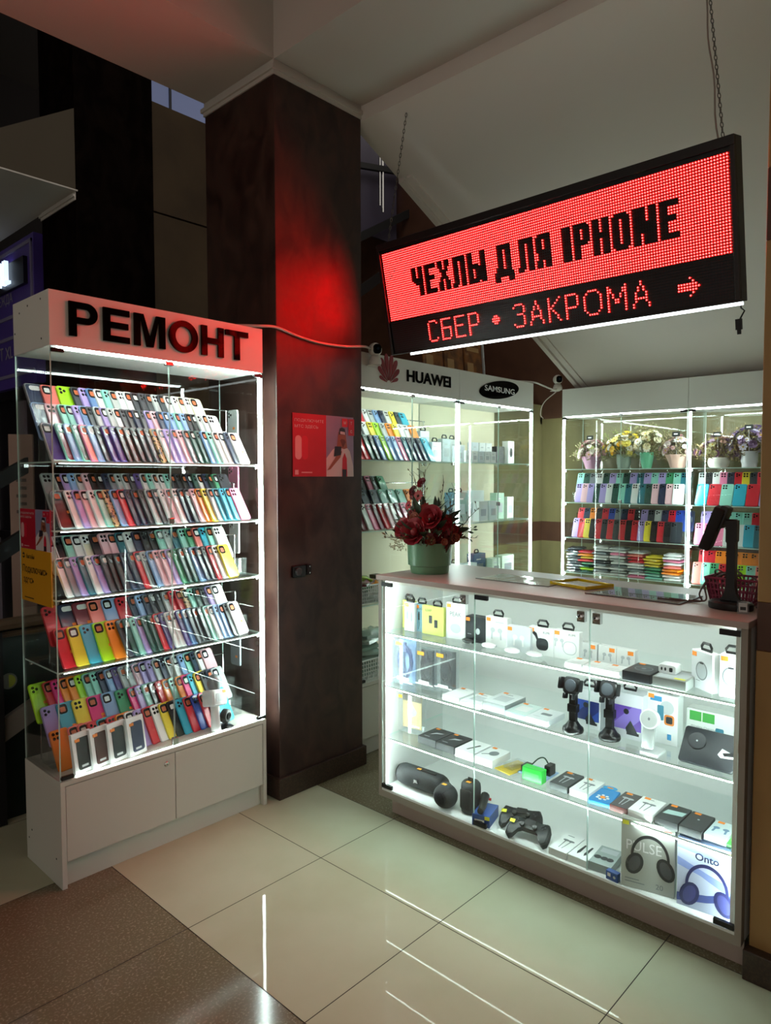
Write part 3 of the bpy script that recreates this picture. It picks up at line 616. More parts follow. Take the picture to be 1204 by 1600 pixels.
def webcam(label, loc, rz):
    t = thing('webcam', label, 'camera', loc, rz)
    m = MB(); m.lathe([(0.030, 0), (0.034, 0.006), (0.034, 0.020), (0.026, 0.040), (0.016, 0.048)], 18); m.box(-0.04, 0.02, 0.0, 0.05, -0.006, 0.0); m.build('foot', WCB, t, smooth=45)
    m = MB(); m.ball((0, 0, 0.078), 0.036, 18, 11); m.build('head', WCB, t, smooth=60)
    m = MB(); m.M = Matrix.Translation((0.0, -0.020, 0.078)); m.prism(rrect(0.044, 0.050, 0.018, 5), -0.018, 0.0, 0, 0.004); h = m.build('face', GLOSSB, t, smooth=40)
    m = MB(); m.M = Matrix.Translation((0, -0.039, 0.078)); m.prism(ellipse(0.008, 0.008, 12), -0.002, 0.002, 0); m.build('lens', mat('lens_glass', '#22303a', 0.05), h)
webcam('white webcam at the corner of the petal-logo cabinet beside the column', (2.675, 2.565, 2.095), -0.4)
webcam('white webcam at the top corner of the flower cabinet', (4.765, 2.665, 2.160), -0.7)
# ------------------------------------------------------------------ phone covers
PAL = {'W': ('white', '#e4e6e4'), 'I': ('ivory', '#e0dcc0'), 'G': ('light grey', '#b4bab8'), 'g': ('grey', '#7d8388'), 'D': ('dark grey', '#34383e'), 'K': ('black', '#101114'),
 'N': ('navy', '#1a2744'), 'B': ('royal blue', '#1c3f9e'), 'b': ('pale blue', '#86aad6'), 's': ('steel blue', '#5d7fb0'), 'C': ('turquoise', '#2fa9c4'), 'T': ('teal', '#256a78'),
 'A': ('mint', '#8fd2c2'), 'E': ('green', '#3d9468'), 'e': ('dark green', '#1f4a40'), 'L': ('lime', '#a6dc18'), 'Y': ('yellow', '#ecd63a'), 'O': ('orange', '#f08a22'),
 'R': ('red', '#cc2030'), 'M': ('maroon', '#6a1428'), 'P': ('pink', '#e87fa4'), 'p': ('pale pink', '#e0b4bc'), 'H': ('hot pink', '#e0187c'), 'V': ('purple', '#4c3478'),
 'v': ('lavender', '#ab98d4'), 'S': ('salmon', '#ec7a70'), 'w': ('dark brown', '#3c2a28'), 'Z': ('leopard beige', '#b89a70'), 'X': ('clear', '#aebab8')}
PLS = tint_mat('cover_plastic', 0.34, coat=0.18, bump=0.25); PLS2 = tint_mat('cover_panel', 0.28, coat=0.3, bump=0.5)
DARKHOLE = mat('lens_dark', '#15161a', 0.15); HOLEO = mat('cutout_orange', '#b4582a', 0.5); HOLEW = mat('cutout_white', '#d0d6d2', 0.5)
LEO = noise_mat('leopard_print', '#1c120c', '#c2a070', 95, 0.35, detail=1, lo=.44, hi=.50)
cw, chh = 0.075, 0.156
def case_body(h=chh, cw_=cw):
    m = MB(); m.prism(rrect(cw_, h, 0.0115, 4, 0, h/2), -0.0042, 0.0042, 0, 0.0022); return m
def cut_mesh(kind):
    m = MB()
    if kind == 0:    # raised island with three lenses
        m.prism(rrect(0.034, 0.035, 0.009, 3, -0.0165, 0.1325), -0.0058, -0.003, 0, 0.001)
        for x, z in ((-0.024, 0.140), (-0.024, 0.125), (-0.010, 0.1325)): m.prism(ellipse(0.0058, 0.0058, 10, x, z), -0.0066, -0.005, 1)
    elif kind in (1, 2):  # open camera window with the card showing
        m.prism(rrect(0.036, 0.037, 0.010, 3, -0.0155, 0.1315), -0.0052, -0.003, 1)
        m.poly(rrect(0.022, 0.020, 0.004, 2, -0.0165, 0.130), -0.0055, 2)
    elif kind == 3:  # four round holes
        for x, z in ((-0.024, 0.141), (-0.024, 0.124), (-0.008, 0.141), (-0.008, 0.124)): m.prism(ellipse(0.0062, 0.0062, 10, x, z), -0.0052, -0.003, 1)
    else:            # wide window of a slim phone
        m.prism(rrect(0.042, 0.020, 0.008, 3, 0, 0.136), -0.0052, -0.003, 2)
    return m
_pro = {}
def case_proto(kind, frame):
    k = (kind, frame)
    if k not in _pro:
        b = case_body().build('phone_cover', [PLS], smooth=35); parts = []
        if frame:
            m = MB(); m.prism(rrect(cw-0.009, chh-0.009, 0.009, 4, 0, chh/2), -0.0048, -0.003, 0); parts.append(m.build('back_panel', [PLS2], b))
        parts.append(cut_mesh(kind).build('camera_window', [PLS, DARKHOLE, HOLEO if kind == 1 else HOLEW], b, smooth=35))
        _pro[k] = [b, False]
    return _pro[k]
stk = MB().prism(rrect(0.016, 0.011, 0.002, 2), -0.0006, 0, 0); STK_ME = None
def place_case(code, frame_code, kind, loc, rot, label, group, leo=False, sticker=None):
    global STK_ME
    pr_ = case_proto(kind, bool(frame_code))
    if not pr_[1]: o = pr_[0]; pr_[1] = True; first = True
    else: o = dup(pr_[0]); first = False
    o.location = loc; o.rotation_euler = rot
    rim = frame_code or code
    o.color = (*lin(PAL[rim][1]), 1)
    for c in o.children:
        c.color = (*lin(PAL[code if 'panel' in c.name else rim][1]), 1)
    if leo:
        for s in o.material_slots: s.link = 'OBJECT'; s.material = LEO
    if sticker:
        if STK_ME is None: s_ = stk.build('price_sticker', ORANGE); STK_ME = s_.data
        else: s_ = bpy.data.objects.new('price_sticker', STK_ME); C.objects.link(s_)
        s_.parent = o; s_.location = (0.012, -0.0054, 0.06 + random.uniform(-.02, .04)); s_.rotation_euler = (0, random.uniform(-.2, .2), 0)
    return tag(o, label, 'phone cover', group)
FAR = MB(); FKEYS = list(PAL)
def stuff_case(code, kind, loc, rot):      # the small covers on the far shelves, all gathered in one mesh
    from mathutils import Euler
    k = FKEYS.index(code); M = Matrix.Translation(loc) @ Euler(rot).to_matrix().to_4x4()
    for src, mi in ((case_body(), None), (cut_mesh(kind), 0)):
        FAR._add([M @ v for v in src.v], src.f, [k if (q == 0) else len(FKEYS)+q-1 for q in src.m])
ORD = ['', 'first', 'second', 'third', 'fourth', 'fifth', 'sixth', 'seventh', 'eighth', 'ninth', 'tenth', 'eleventh', 'twelfth', 'thirteenth', 'fourteenth', 'fifteenth', 'sixteenth',
       'seventeenth', 'eighteenth', 'nineteenth', 'twentieth', 'twenty-first', 'twenty-second', 'twenty-third', 'twenty-fourth', 'twenty-fifth', 'twenty-sixth', 'twenty-seventh', 'twenty-eighth', 'twenty-ninth', 'thirtieth']
LEAN = math.radians(26)
def row(codes, x0, x1, y, z, where, group, frames='', yaw=None, kinds=(0, 1, 1, 2, 3), wide=0, T0=Matrix.Identity(4), rz0=0.0, lean=LEAN, st=0.12, far=False):
    """a file of covers leaning back, each one overlapping the next; wide = how many at the left stand apart"""
    n = len(codes); ws = [1.9 if i < wide else 1.0 for i in range(n)]; tot = sum(ws[:-1]) or 1; x = x0
    for i, c in enumerate(codes):
        gap = (x1-x0)/tot*ws[i]
        yw = yaw if yaw is not None else (0.05 if gap > 0.076 else min(0.34, math.asin(min(0.6, 0.0098/gap))))
        fr = frames[i] if i < len(frames) and frames[i] != '.' else None
        kd = kinds[(i*7+len(codes)) % len(kinds)]
        if c in 'NM' and wide and i < wide: kd = 4
        p = T0 @ Vector((x, y+random.uniform(-.0015, .0015), z))
        nm = PAL[c][0]
        label = '%s phone cover, %s from left in %s' % (nm, ORD[i+1], where)
        if far: stuff_case(c, kd, p, (-lean+random.uniform(-.012, .012), 0, rz0+yw)); x += gap; continue
        place_case(c, fr, kd, p, (-lean+random.uniform(-.012, .012), 0, rz0+yw), label, group, leo=(c == 'Z' and not fr), sticker=(random.random() < st))
        x += gap
# acrylic steps that carry the back rows, one stand per shelf
def stand(label, w, rows_y, z, step, loc, rz, group):
    t = thing('acrylic_stand', label, 'display stand', loc, rz, group)
    for k, y in enumerate(rows_y):
        if k == 0: continue
        B(0, w, y-0.010, y+0.034, z+0.0006, z+step*k-0.002).build('step', ACRYL, t)
    yb = rows_y[-1]+0.068; zb = z+step*(len(rows_y)-1)+0.10
    m = MB(); m.tube([(0.0, yb, zb), (w, yb, zb)], 0.003, 6)
    for xx in (0.01, w-0.01): m.tube([(xx, yb, z+0.001), (xx, yb, zb)], 0.003, 6)
    m.build('back_rail', CHROME, t, smooth=40)
GR = 'phone covers in the cabinet with the repair header'
Y0 = CY+0.046; DY = 0.056
shelves_rep = [
 # shelf name, z, step, [(codes, frames, x0, x1, wide)...] front row first
 ('top', RSH[0], 0.076, [('VMbeSbDVVKwKDDZpvvpgeebAWWNW', 'GAbAPb.........W..............', 1.058, 1.868, 1, 'front'),
                         ('NpAAvsDGvGWDDNDvpNsbAbDKGWG', 'bpAAvb.G..W...............', 1.045, 1.790, 2, 'middle'),
                         ('NSLDvsWAGWWDDDGDWWIWI', 'gSL....A.WW..', 1.045, 1.740, 3, 'back')]),
 ('second', RSH[1], 0.064, [('wWvpWAZbRNNDGDGpWNDpOYGCCCP', 'X.............W...........', 1.085, 1.868, 1, 'front'),
                            ('XKvbGpKKNgXXDVWAWWADDKNeWNeED', 'XX...............', 1.075, 1.840, 1, 'back')]),
 ('third', RSH[2], 0.078, [('WgvTWvDKDNNRKbppvEeebNDRWY', '............X...........', 1.100, 1.800, 0, 'front'),
                           ('XKAWIKppTWNKKAXTAESCAW', '.W..W..', 1.080, 1.810, 0, 'back')]),
 ('fourth', RSH[3], 0.078, [('RYCLODeAveeRVWWVsDDKAWbbKW', '.............W.......W....', 1.085, 1.850, 5, 'front'),
                            ('RNMSbRNbNDKGRRZAeDvW', '', 1.065, 1.800, 6, 'back')]),
 ('lowest', RB, 0.082, [('OSSRCROWvRWYKCRBRNC', '', 1.080, 1.800, 1, 'front'),
                        ('vCYHbEHvAKROAOHCYDNX', '', 1.072, 1.830, 6, 'middle'),
                        ('LRHOOLAANbVGXpvvXNGWbANWp', '', 1.050, 1.810, 1, 'back')])]
for sn, z, step, rws in shelves_rep:
    yo = 0.05 if sn == 'lowest' else 0.0
    ysr = [Y0+yo+DY*k for k in range(len(rws))]
    stand('clear acrylic step stand on the %s shelf of the repair cabinet' % sn, 0.86, [y-CY for y in ysr], z, step, (CX+0.03, CY, 0), 0, 'acrylic stands in the repair cabinet')
    for k, (codes, fr, xa, xb, wide, rn) in enumerate(rws):
        row(codes, xa, xb, ysr[k], z+step*k+0.001, '%s row, %s shelf, repair cabinet' % (rn, sn), GR, fr, wide=wide)
# lone covers against the right glass side
GR2 = 'covers hung on the right glass side'
for z, c, nm in ((1.66, 'G', 'top'), (1.40, 'P', 'second'), (1.15, 'W', 'third'), (0.62, 'g', 'lowest')):
    place_case(c, None, 0, (1.905, 2.74, z), (0, 0, -PI/2), '%s phone cover hanging on the side glass above the %s shelf' % (PAL[c][0], nm), GR2, sticker=True)
# four boxed covers, karaoke microphone and webcam standing at the front of the lowest shelf
for i, (x, c, nm) in enumerate(((1.115, '#17181c', 'black'), (1.185, '#4a2620', 'brown'), (1.255, '#1d2228', 'charcoal'), (1.335, '#2c3352', 'navy'))):
    t = thing('boxed_cover', '%s phone cover in a white window box at the cabinet front' % nm, 'boxed phone cover', (x, 2.578+0.004*i, RB+0.0008), 0.25)
    t.rotation_euler = (-0.16, 0, 0.25)
    m = MB(); m.box(-0.042, 0.042, 0, 0.014, 0, 0.15); m.build('box', CARD, t, bev=0.001)
    m = MB(); m.prism(rrect(0.058, 0.118, 0.010, 4, 0.004, 0.072), -0.0015, 0, 0, 0.001); m.build('cover', mat('boxed_'+nm, c, 0.35), t, smooth=35)
    m = MB(); m.rect(-0.012, 0.016, 0.022, 0.030, -0.0018, 0); m.build('print', LGREY, t); B(-0.030, -0.010, -0.0022, -0.0006, 0.118, 0.129).build('price_sticker', ORANGE, t)
t = thing('microphone', 'white karaoke microphone leaning on the lowest shelf of the repair cabinet', 'microphone', (1.690, 2.585, RB+0.001)); t.rotation_euler = (-0.20, 0.18, 0.3)
m = MB(); m.lathe([(0.021, 0), (0.022, 0.004), (0.019, 0.06), (0.021, 0.115)], 18); m.build('handle', CARD, t, smooth=40)
m = MB(); m.prism(rrect(0.098, 0.070, 0.012, 4, 0.005, 0.140), -0.030, 0.030, 0, 0.006); sp = m.build('speaker_body', CARD, t, smooth=40)
m = MB(); m.prism(rrect(0.06, 0.035, 0.006, 3, 0.005, 0.142), -0.0312, -0.029, 0); m.build('speaker_grille', LGREY, sp); B(0.02, 0.042, -0.0318, -0.030, 0.158, 0.170).build('price_sticker', ORANGE, sp)
m = MB(); m.ball((0.005, 0, 0.205), 0.033, 18, 12, 0, (1, 1, 1.15)); m.build('mesh_head', mat('mesh_grey', '#8f9696', 0.4, metal=0.6), t, smooth=60)
t = thing('desk_camera', 'small black round camera on a disc foot beside the microphone', 'camera', (1.745, 2.588, RB+0.001), 0.4)
m = MB(); m.lathe([(0.030, 0), (0.032, 0.004), (0.024, 0.010), (0.008, 0.014), (0.007, 0.03)], 18); m.build('foot', BLACK, t, smooth=40)
m = MB(); m.M = Matrix.Translation((0, -0.012, 0.052)); m.prism(ellipse(0.030, 0.030, 22), 0, 0.026, 0, 0.005); bd = m.build('body', BLACK, t, smooth=40)
m = MB(); m.M = Matrix.Translation((0, -0.012, 0.052)); m.prism(ellipse(0.016, 0.016, 18), -0.003, 0.002, 0, 0.002); m.build('lens', GLOSSB, bd, smooth=40)

# ------------------------------------------------------------------ covers in the logo cabinet and the flower cabinets
GH = 'phone covers in the petal-logo cabinet'
h0 = Matrix.Translation((2.580, 2.60, 0))
def far_rows(T0, rz0, spec, cab, grp, step=0.078, w=0.8, xoff=0.03):
    for sn, z, rws in spec:
        ysr = [0.055+0.058*k for k in range(len(rws))]
        stand('clear acrylic step stand on the %s shelf, %s' % (sn, cab), w, ysr, z, step, T0 @ Vector((xoff, 0, 0)), rz0, 'acrylic stands in the back cabinets')
        for k, (codes, xa, xb) in enumerate(rws):
            rn = ('front', 'middle', 'back')[k] if len(rws) == 3 else ('front', 'back')[k]
            row(codes, xa, xb, ysr[k], z+step*k+0.001, '%s row, %s shelf, %s' % (rn, sn, cab), grp, T0=T0, rz0=rz0, kinds=(0, 3, 0), st=0.0, far=True)
far_rows(h0, 0, [('top', HSH[0], [('RReKsLbbPTNNNC', 0.10, 0.690), ('VVKWYLGOYWWO', 0.08, 0.640), ('RRRMRWGbNWYDC', 0.07, 0.62)]),
                 ('middle', HSH[1], [('pMWPMRpWMP', 0.07, 0.50), ('vNNNAAAO', 0.07, 0.60), ('XKXgDPDE', 0.07, 0.42)])], 'petal-logo cabinet', GH)
f0 = Matrix.Translation((4.80, 2.645, 0)) @ Matrix.Rotation(R90, 4, 'Z'); f1 = Matrix.Translation((4.80, 1.715, 0)) @ Matrix.Rotation(R90, 4, 'Z')
far_rows(f0, R90, [('second', FSH[1], [('vpvevWeATWTepNpW', 0.12, 0.85), ('AegWevAevTvAvEAT', 0.10, 0.88)]),
                   ('third', FSH[2], [('vRYKRDRDRKRvYKRKD', 0.10, 0.84), ('RNOKRBgNRKvDGNRBB', 0.11, 0.90)])], 'four-bouquet cabinet', 'phone covers in the four-bouquet cabinet', w=0.86)
far_rows(f1, R90, [('second', FSH[1], [('CRACRvYA', 0.07, 0.62), ('GKWPNRYDRpAOB', 0.07, 0.62)]),
                   ('third', FSH[2], [('PPPWWCTOOv', 0.07, 0.62), ('vvTAAARRGTE', 0.09, 0.62)]),
                   ('lowest', FSH[3], [('SAERvLASIRb', 0.06, 0.62), ('RROOOOOOOOO', 0.08, 0.62)])], 'two-bouquet cabinet', 'phone covers in the two-bouquet cabinet', w=0.86)
fm = [mat('far_cover_'+PAL[k][0].replace(' ', '_'), PAL[k][1], .32, coat=.3) for k in FKEYS]+[DARKHOLE, HOLEW]
o = FAR.build('phone_covers', fm, smooth=35); tag(o, 'phone covers standing in rows on the shelves of the two cabinet pairs at the back', 'phone covers', 'phone covers at the back', 'stuff')
# piles of bagged covers on the lowest shelf of the corner flower cabinet
PKT = tint_mat('bagged_cover', 0.22, coat=0.8, bump=1.0)
def pkt_mesh(sd):
    r = random.Random(sd); m = MB(); nx, ny = 6, 5; w, d = 0.16, 0.10
    g = [[(-(w/2)+w*i/nx, -(d/2)+d*j/ny, (0.011 if 0 < i < nx and 0 < j < ny else 0.005)+r.uniform(-.0018, .0018)) for i in range(nx+1)] for j in range(ny+1)]
    vs = [p for rw in g for p in rw]; N = len(vs); vs += [(x, y, 0.0) for x, y, _ in vs]; fs = []
    for j in range(ny):
        for i in range(nx):
            q = j*(nx+1)+i; fs += [(q, q+1, q+nx+2, q+nx+1), (N+q, N+q+nx+1, N+q+nx+2, N+q+1)]
    for i in range(nx): fs += [(N+i, N+i+1, i+1, i), (ny*(nx+1)+i, ny*(nx+1)+i+1, N+ny*(nx+1)+i+1, N+ny*(nx+1)+i)]
    for j in range(ny): a, b = j*(nx+1), (j+1)*(nx+1); fs += [(a, b, N+b, N+a), (N+a+nx, N+b+nx, b+nx, a+nx)]
    m._add(vs, fs, 0); return m
_pk = [pkt_mesh(k).build('bagged_cover', PKT, smooth=70) for k in range(3)]; _pku = [False]*3
piles = [('leftmost', 0.075, 'DDgDgDgDD', 0.9), ('second', 0.17, 'eLeERYOR', 0.6), ('third', 0.29, 'WgWgDWWgWW', 0.7), ('fourth', 0.42, 'WGWgWGWPWG', 0.9), ('fifth', 0.56, 'PWgWWRRSW', 0.8), ('sixth', 0.68, 'AAEEYYYY', 0.8), ('last', 0.81, 'WWOOSWPWW', 0.8)]
for pn, px, codes, a in piles:
    z = FSH[3]+0.001
    for i, c in enumerate(codes):
        k = random.randrange(3)
        if not _pku[k]: o = _pk[k]; _pku[k] = True
        else: o = _pk[k].copy(); C.objects.link(o)
        p = f0 @ Vector((px+random.uniform(-.008, .008), 0.12+random.uniform(-.01, .01), z)); o.location = p; o.scale = (0.72, 1.1, 1.75)
        o.rotation_euler = (0, 0, R90+random.uniform(-.25, .25)); z += 0.0212; o.color = (*lin(PAL[c][1]), 1)
        tag(o, '%s bagged phone cover, %s from the bottom of the %s pile under the bouquets' % (PAL[c][0], ORD[i+1], pn), 'bagged phone cover', 'bagged covers piled in the four-bouquet cabinet')
# ------------------------------------------------------------------ boxed goods in the counter (local: front -y, x to the right, z up)
def loc_c(x, y, z): return (x, y, z)
HANG = MB(); HANG.tube([(-0.021, 0, 0.0), (-0.022, 0, 0.010), (-0.014, 0, 0.021), (0.014, 0, 0.021), (0.022, 0, 0.010), (0.021, 0, 0.0)], 0.0045, 6, closed=True)
HANG_ME = None
def hanger(t, x, y, z, s=1.0):
    global HANG_ME
    if HANG_ME is None: o = HANG.build('hanger', BLACK, smooth=50); HANG_ME = o.data
    else: o = bpy.data.objects.new('hanger', HANG_ME); C.objects.link(o)
    o.parent = t; o.location = (x, y, z+0.004); o.scale = (s, s, s); return o
def sticker(t, x, y, z, up=False, m_=None):
    o = B(-0.010, 0.010, -0.0007, 0, -0.007, 0.007).build('price_sticker', m_ or ORANGE, t); o.location = (x, y, z)
    if up: o.rotation_euler = (-PI/2, 0, 0)
    return o
def carton(name, label, cat, loc, rz, w, d, h, col, art=None, arts=(), side=None, hang=False, stick=True, group=None, rough=0.45, stm=None, sx=None):
    """upright carton; art draws on the front face"""
    t = thing(name, label, cat, loc, rz, group)
    cm = mat('card_'+col.strip('#'), col, rough); sm = mat('card_'+(side or col).strip('#'), side or col, rough)
    m = MB(); m.box(-w/2, w/2, 0, d, 0, h, [1, 1, 0, 1, 1, 1]); m.build('box', [cm, sm], t, bev=0.0008)
    if art: m = MB(); art(m, w, h); m.build('print', list(arts), t)
    if hang: hanger(t, 0 if hang is True else hang, d*0.5, h)
    if stick: sticker(t, -w/2+0.014 if sx is None else sx, -0.0004, h-0.012, m_=stm)
    return t
def flatbox(name, label, cat, loc, rz, w, d, h, col, art=None, arts=(), side=None, stick=True, group=None, rough=0.4, stm=None):
    t = thing(name, label, cat, loc, rz, group)
    cm = mat('card_'+col.strip('#'), col, rough); sm = mat('card_'+(side or col).strip('#'), side or col, rough)
    m = MB(); m.box(-w/2, w/2, 0, d, 0, h, [1, 1, 1, 1, 1, 0]); m.build('box', [cm, sm], t, bev=0.0008)
    if art:
        m = MB(); m.M = Matrix.Translation((0, 0, h)) @ UP; art(m, w, d); m.build('print', list(arts), t)
    if stick: sticker(t, -w/2+0.02, d-0.012, h+0.0004, up=True, m_=stm)
    return t
INK = mat('print_dark', '#23262a', 0.5); INKG = mat('print_grey', '#7a8084', 0.5); INKL = mat('print_light', '#b9bfc2', 0.5); INKW = mat('print_white', '#e8e8e8', 0.5)
def cab_art(m, w, h):      # two cable plugs
    for x, k in ((-0.012, 0), (0.012, -0.006)):
        m.rect(x-0.0045, x+0.0045, h*.42+k, h*.66+k, -0.0005, 0); m.rect(x-0.003, x+0.003, h*.66+k, h*.72+k, -0.0005, 0)
        m.poly([(x-0.002, h*.42+k), (x+0.001, h*.42+k), (x+0.003, h*.25), (x-0.001, h*.08), (x-0.003, h*.08), (x+0.0, h*.25)], -0.0005, 0)
    m.rect(-w/2+.01, -w/2+.022, h*.88, h*.93, -0.0005, 1)
def earb(m, w, h, mi=0, s=1.0, cx=0, cz=None):   # two earbuds
    cz = h*.45 if cz is None else cz
    for sx in (-1, 1):
        x = cx+sx*0.013*s
        m.poly(ellipse(0.009*s, 0.008*s, 12, x, cz+0.010*s), -0.0005, mi); m.poly([(x+sx*.002*s-.003*s, cz+.008*s), (x+sx*.004*s-.003*s, cz-.018*s), (x+sx*.004*s+.003*s, cz-.018*s), (x+sx*.002*s+.003*s, cz+.008*s)], -0.0006, mi)
def wired(m, w, d, mi=0):  # wired earphones drawn on a flat box
    for k in (-1, 1):
        x = k*w*0.14
        m.poly([(x+q[0]*.9, d*.62+q[1]) for q in ellipse(0.014, 0.007, 10)], -0.0005, mi); m.poly([(x-.002, d*.60), (x-.004-k*.004, d*.16), (x-.001-k*.004, d*.16), (x+.002, d*.60)], -0.0005, mi)
    m.rect(-w*.3, w*.05, d*.86, d*.89, -0.0005, mi)
# -------- top shelf (z1)
z1, z2, z3, z0 = KS[0]+0.0006, KS[1]+0.0006, KS[2]+0.0006, 0.1276
GC = 'charging cable boxes at the far end of the counter'
def ttl(s, hh=0.011): return lambda m, w, h: (m.text(s, -w/2+.012, h*.80, hh, -0.0005, 0), cab_art(m, w, h))
carton('cable_box', 'yellow-green charging cable box, half hidden behind the grey one', 'box', (2.345, 2.045, z1), R90, 0.07, 0.016, 0.127, '#c2cc6a', cab_art, (INK, INKG), hang=True, stick=False, group=GC)
carton('cable_box', 'grey charging cable box between the yellow-green and blue ones', 'box', (2.310, 2.008, z1), R90, 0.058, 0.016, 0.127, '#b6bcc4', ttl('DOCK', .008), (INKG, INKG), hang=True, group=GC)
carton('cable_box', 'light blue charging cable box marked dock', 'box', (2.332, 1.960, z1), R90, 0.07, 0.016, 0.122, '#8fbcd0', ttl('DOCK', .009), (INK, INKG), hang=True, group=GC)
carton('cable_box', 'wide yellow-green charging cable box with two large black plugs', 'box', (2.318, 1.883, z1), R90, 0.118, 0.018, 0.124, '#c2cc6a',
       lambda m, w, h: (m.text('LEAP', -.04, h*.80, .011, -.0005, 0), [m.rect(x-.009, x+.009, h*.35+k, h*.62+k, -.0005, 0) or m.rect(x-.005, x+.005, h*.62+k, h*.78+k-.01, -.0005, 0) or m.rect(x-.0025, x+.0025, h*.06, h*.36, -.0005, 0) for x, k in ((-.012, .006), (.018, -.010))]), (INK, INKG), hang=0.02, stick=False, group=GC)
carton('cable_box', 'white charging cable box with grey PEAK lettering', 'box', (2.325, 1.765, z1), R90, 0.098, 0.020, 0.150, '#dfe2e0', lambda m, w, h: (m.text('PEAK', 0, h*.64, .018, -.0005, 0, align='c'), m.poly([(q[0], h*.3+q[1]) for q in ellipse(.028, .02, 18)], -.0005, 1)), (INKG, INKL), hang=True, group=GC)
carton('gadget_box', 'black upright gadget box with a small emblem, top counter shelf', 'box', (2.330, 1.667, z1), R90, 0.104, 0.05, 0.105, '#25282c', lambda m, w, h: (m.prism(ellipse(.010, .013, 12, .012, h*.45), -.001, 0, 0), m.rect(-.04, -.02, h*.3, h*.32, -.0005, 0)), (INKL,))
def pod(label, loc, black=False):
    t = thing('earbud_case', label, 'earbud case', loc, R90)
    cm = BLACK if black else mat('glossy_white', '#f0f2f2', 0.2, coat=.4)
    m = MB(); m.M = Matrix.Translation((0, 0.018, 0.011)); m.ball((0, 0, 0), 0.022, 20, 11, 0, (1.55, 0.95, 0.5)); m.build('shell', cm, t, smooth=60)
    m = MB(); m.tube([(0.0346*math.cos(q), 0.018+0.0212*math.sin(q), 0.0125) for q in [2*PI*k/24 for k in range(24)]], 0.0005, 4, closed=True); m.build('lid_seam', INKG, t)
pod('black earbud case lying before the black gadget box', (2.285, 1.678, z1), True)
pod('white earbud case before the first white earphone box', (2.272, 1.573, z1)); pod('white earbud case before the grey earphone box', (2.266, 1.461, z1)); pod('white earbud case before the box with black earbuds', (2.276, 1.370, z1))
carton('earphone_box', 'white wireless earphone box beside the black gadget box', 'box', (2.324, 1.561, z1), R90, 0.102, 0.03, 0.120, '#e4e7e6', lambda m, w, h: (earb(m, w, h, 0, 1.3), m.rect(-.005, .035, h*.82, h*.85, -.0005, 0)), (INKL,), hang=True)
carton('earphone_box', 'pale grey wireless earphone box without a hanger', 'box', (2.317, 1.454, z1), R90, 0.106, 0.03, 0.098, '#cdd3d6', lambda m, w, h: earb(m, w, h, 0, 1.2), (INKW,))
def blackbud(m, w, h):
    m.text('KUMI', .010, h*.80, .008, -.0005, 0); m.poly(rrect(.052, .046, .018, 5, .006, .042), -.0005, 0); m.poly([(-.04, .082), (-.03, .09), (-.018, .082), (-.008, .055), (-.016, .052), (-.026, .070)], -.0006, 0)
carton('earphone_box', 'white earphone box picturing black earbuds and their case', 'box', (2.333, 1.365, z1), R90, 0.108, 0.03, 0.105, '#e4e7e6', blackbud, (INK, INKG), hang=True)
carton('earphone_box', 'white earphone box picturing white earbuds in a round case', 'box', (2.336, 1.260, z1), R90, 0.104, 0.03, 0.108, '#e4e7e6', lambda m, w, h: (m.text('KUMI', .010, h*.84, .008, -.0005, 0), m.poly(rrect(.056, .05, .022, 6, .014, .045), -.0005, 1), m.poly(rrect(.050, .044, .02, 6, .014, .045), -.0007, 2), earb(m, w, h, 1, .9, -.03, .06)), (INK, INKL, INKW), hang=True)
GS = 'small white earbud cartons in a row'
for (y, lab) in ((1.186, 'beside the round-case earphone box'), (1.112, 'in the middle of the row'), (1.043, 'nearest the black flat box')):
    carton('earbud_carton', 'small white earbud carton ' + lab, 'box', (2.362, y, z1), R90, 0.068, 0.03, 0.070, '#e6e9e8', lambda m, w, h: earb(m, w, h, 0, .8), (INKL,), group=GS, sx=0.018)
for (y, lab) in ((1.181, 'under the first earbud carton'), (1.112, 'in the middle before the earbud cartons'), (1.045, 'next to the black flat box')):
    flatbox('flat_carton', 'flat white carton lying ' + lab, 'box', (2.240, y, z1), R90, 0.066, 0.085, 0.020, '#e8eaea', lambda m, w, d: (m.rect(-.02, .02, d*.3, d*.33, -.0005, 0), m.rect(-.012, .012, d*.22, d*.24, -.0005, 0)), (INKL,), group='flat white cartons on the top counter shelf')
flatbox('charger_box', 'black flat charger box on the top counter shelf', 'box', (2.232, 0.950, z1), R90, 0.094, 0.13, 0.032, '#2a2c30', lambda m, w, d: (m.poly(ellipse(.030, .030, 24, 0, d*.5), -.0004, 0), m.poly(ellipse(.027, .027, 24, 0, d*.5), -.0006, 1), m.poly(ellipse(.008, .008, 10, 0, d*.5), -.0008, 0)), (INKG, mat('print_charcoal', '#3a3d42', .4)))
flatbox('charger_box', 'silver-grey flat charger box with a yellow mark', 'box', (2.232, 0.842, z1), R90, 0.106, 0.13, 0.032, '#9aa09c', lambda m, w, d: (m.rect(-.045, .045, .01, .11, -.0004, 0), m.rect(.01, .045, .012, .026, -.0006, 1)), (INKL, YELP), stick=False)
t = thing('power_adaptor', 'white plug adaptor with three sockets standing on the silver-grey box', 'adaptor', (2.285, 0.868, z1+0.0325), R90)
m = MB(); m.prism(rrect(0.058, 0.030, 0.007, 4, 0, 0.015), 0, 0.045, 0, 0.002); m.build('body', CARD, t, smooth=40)
m = MB(); m.poly(ellipse(.003, .006, 8, -.018, .015), -.0004, 0); m.poly(ellipse(.0035, .006, 8, -.006, .015), -.0004, 0); m.prism(rrect(.011, .014, .003, 3, .012, .015), -.0006, 0, 0); m.build('socket', INK, t)
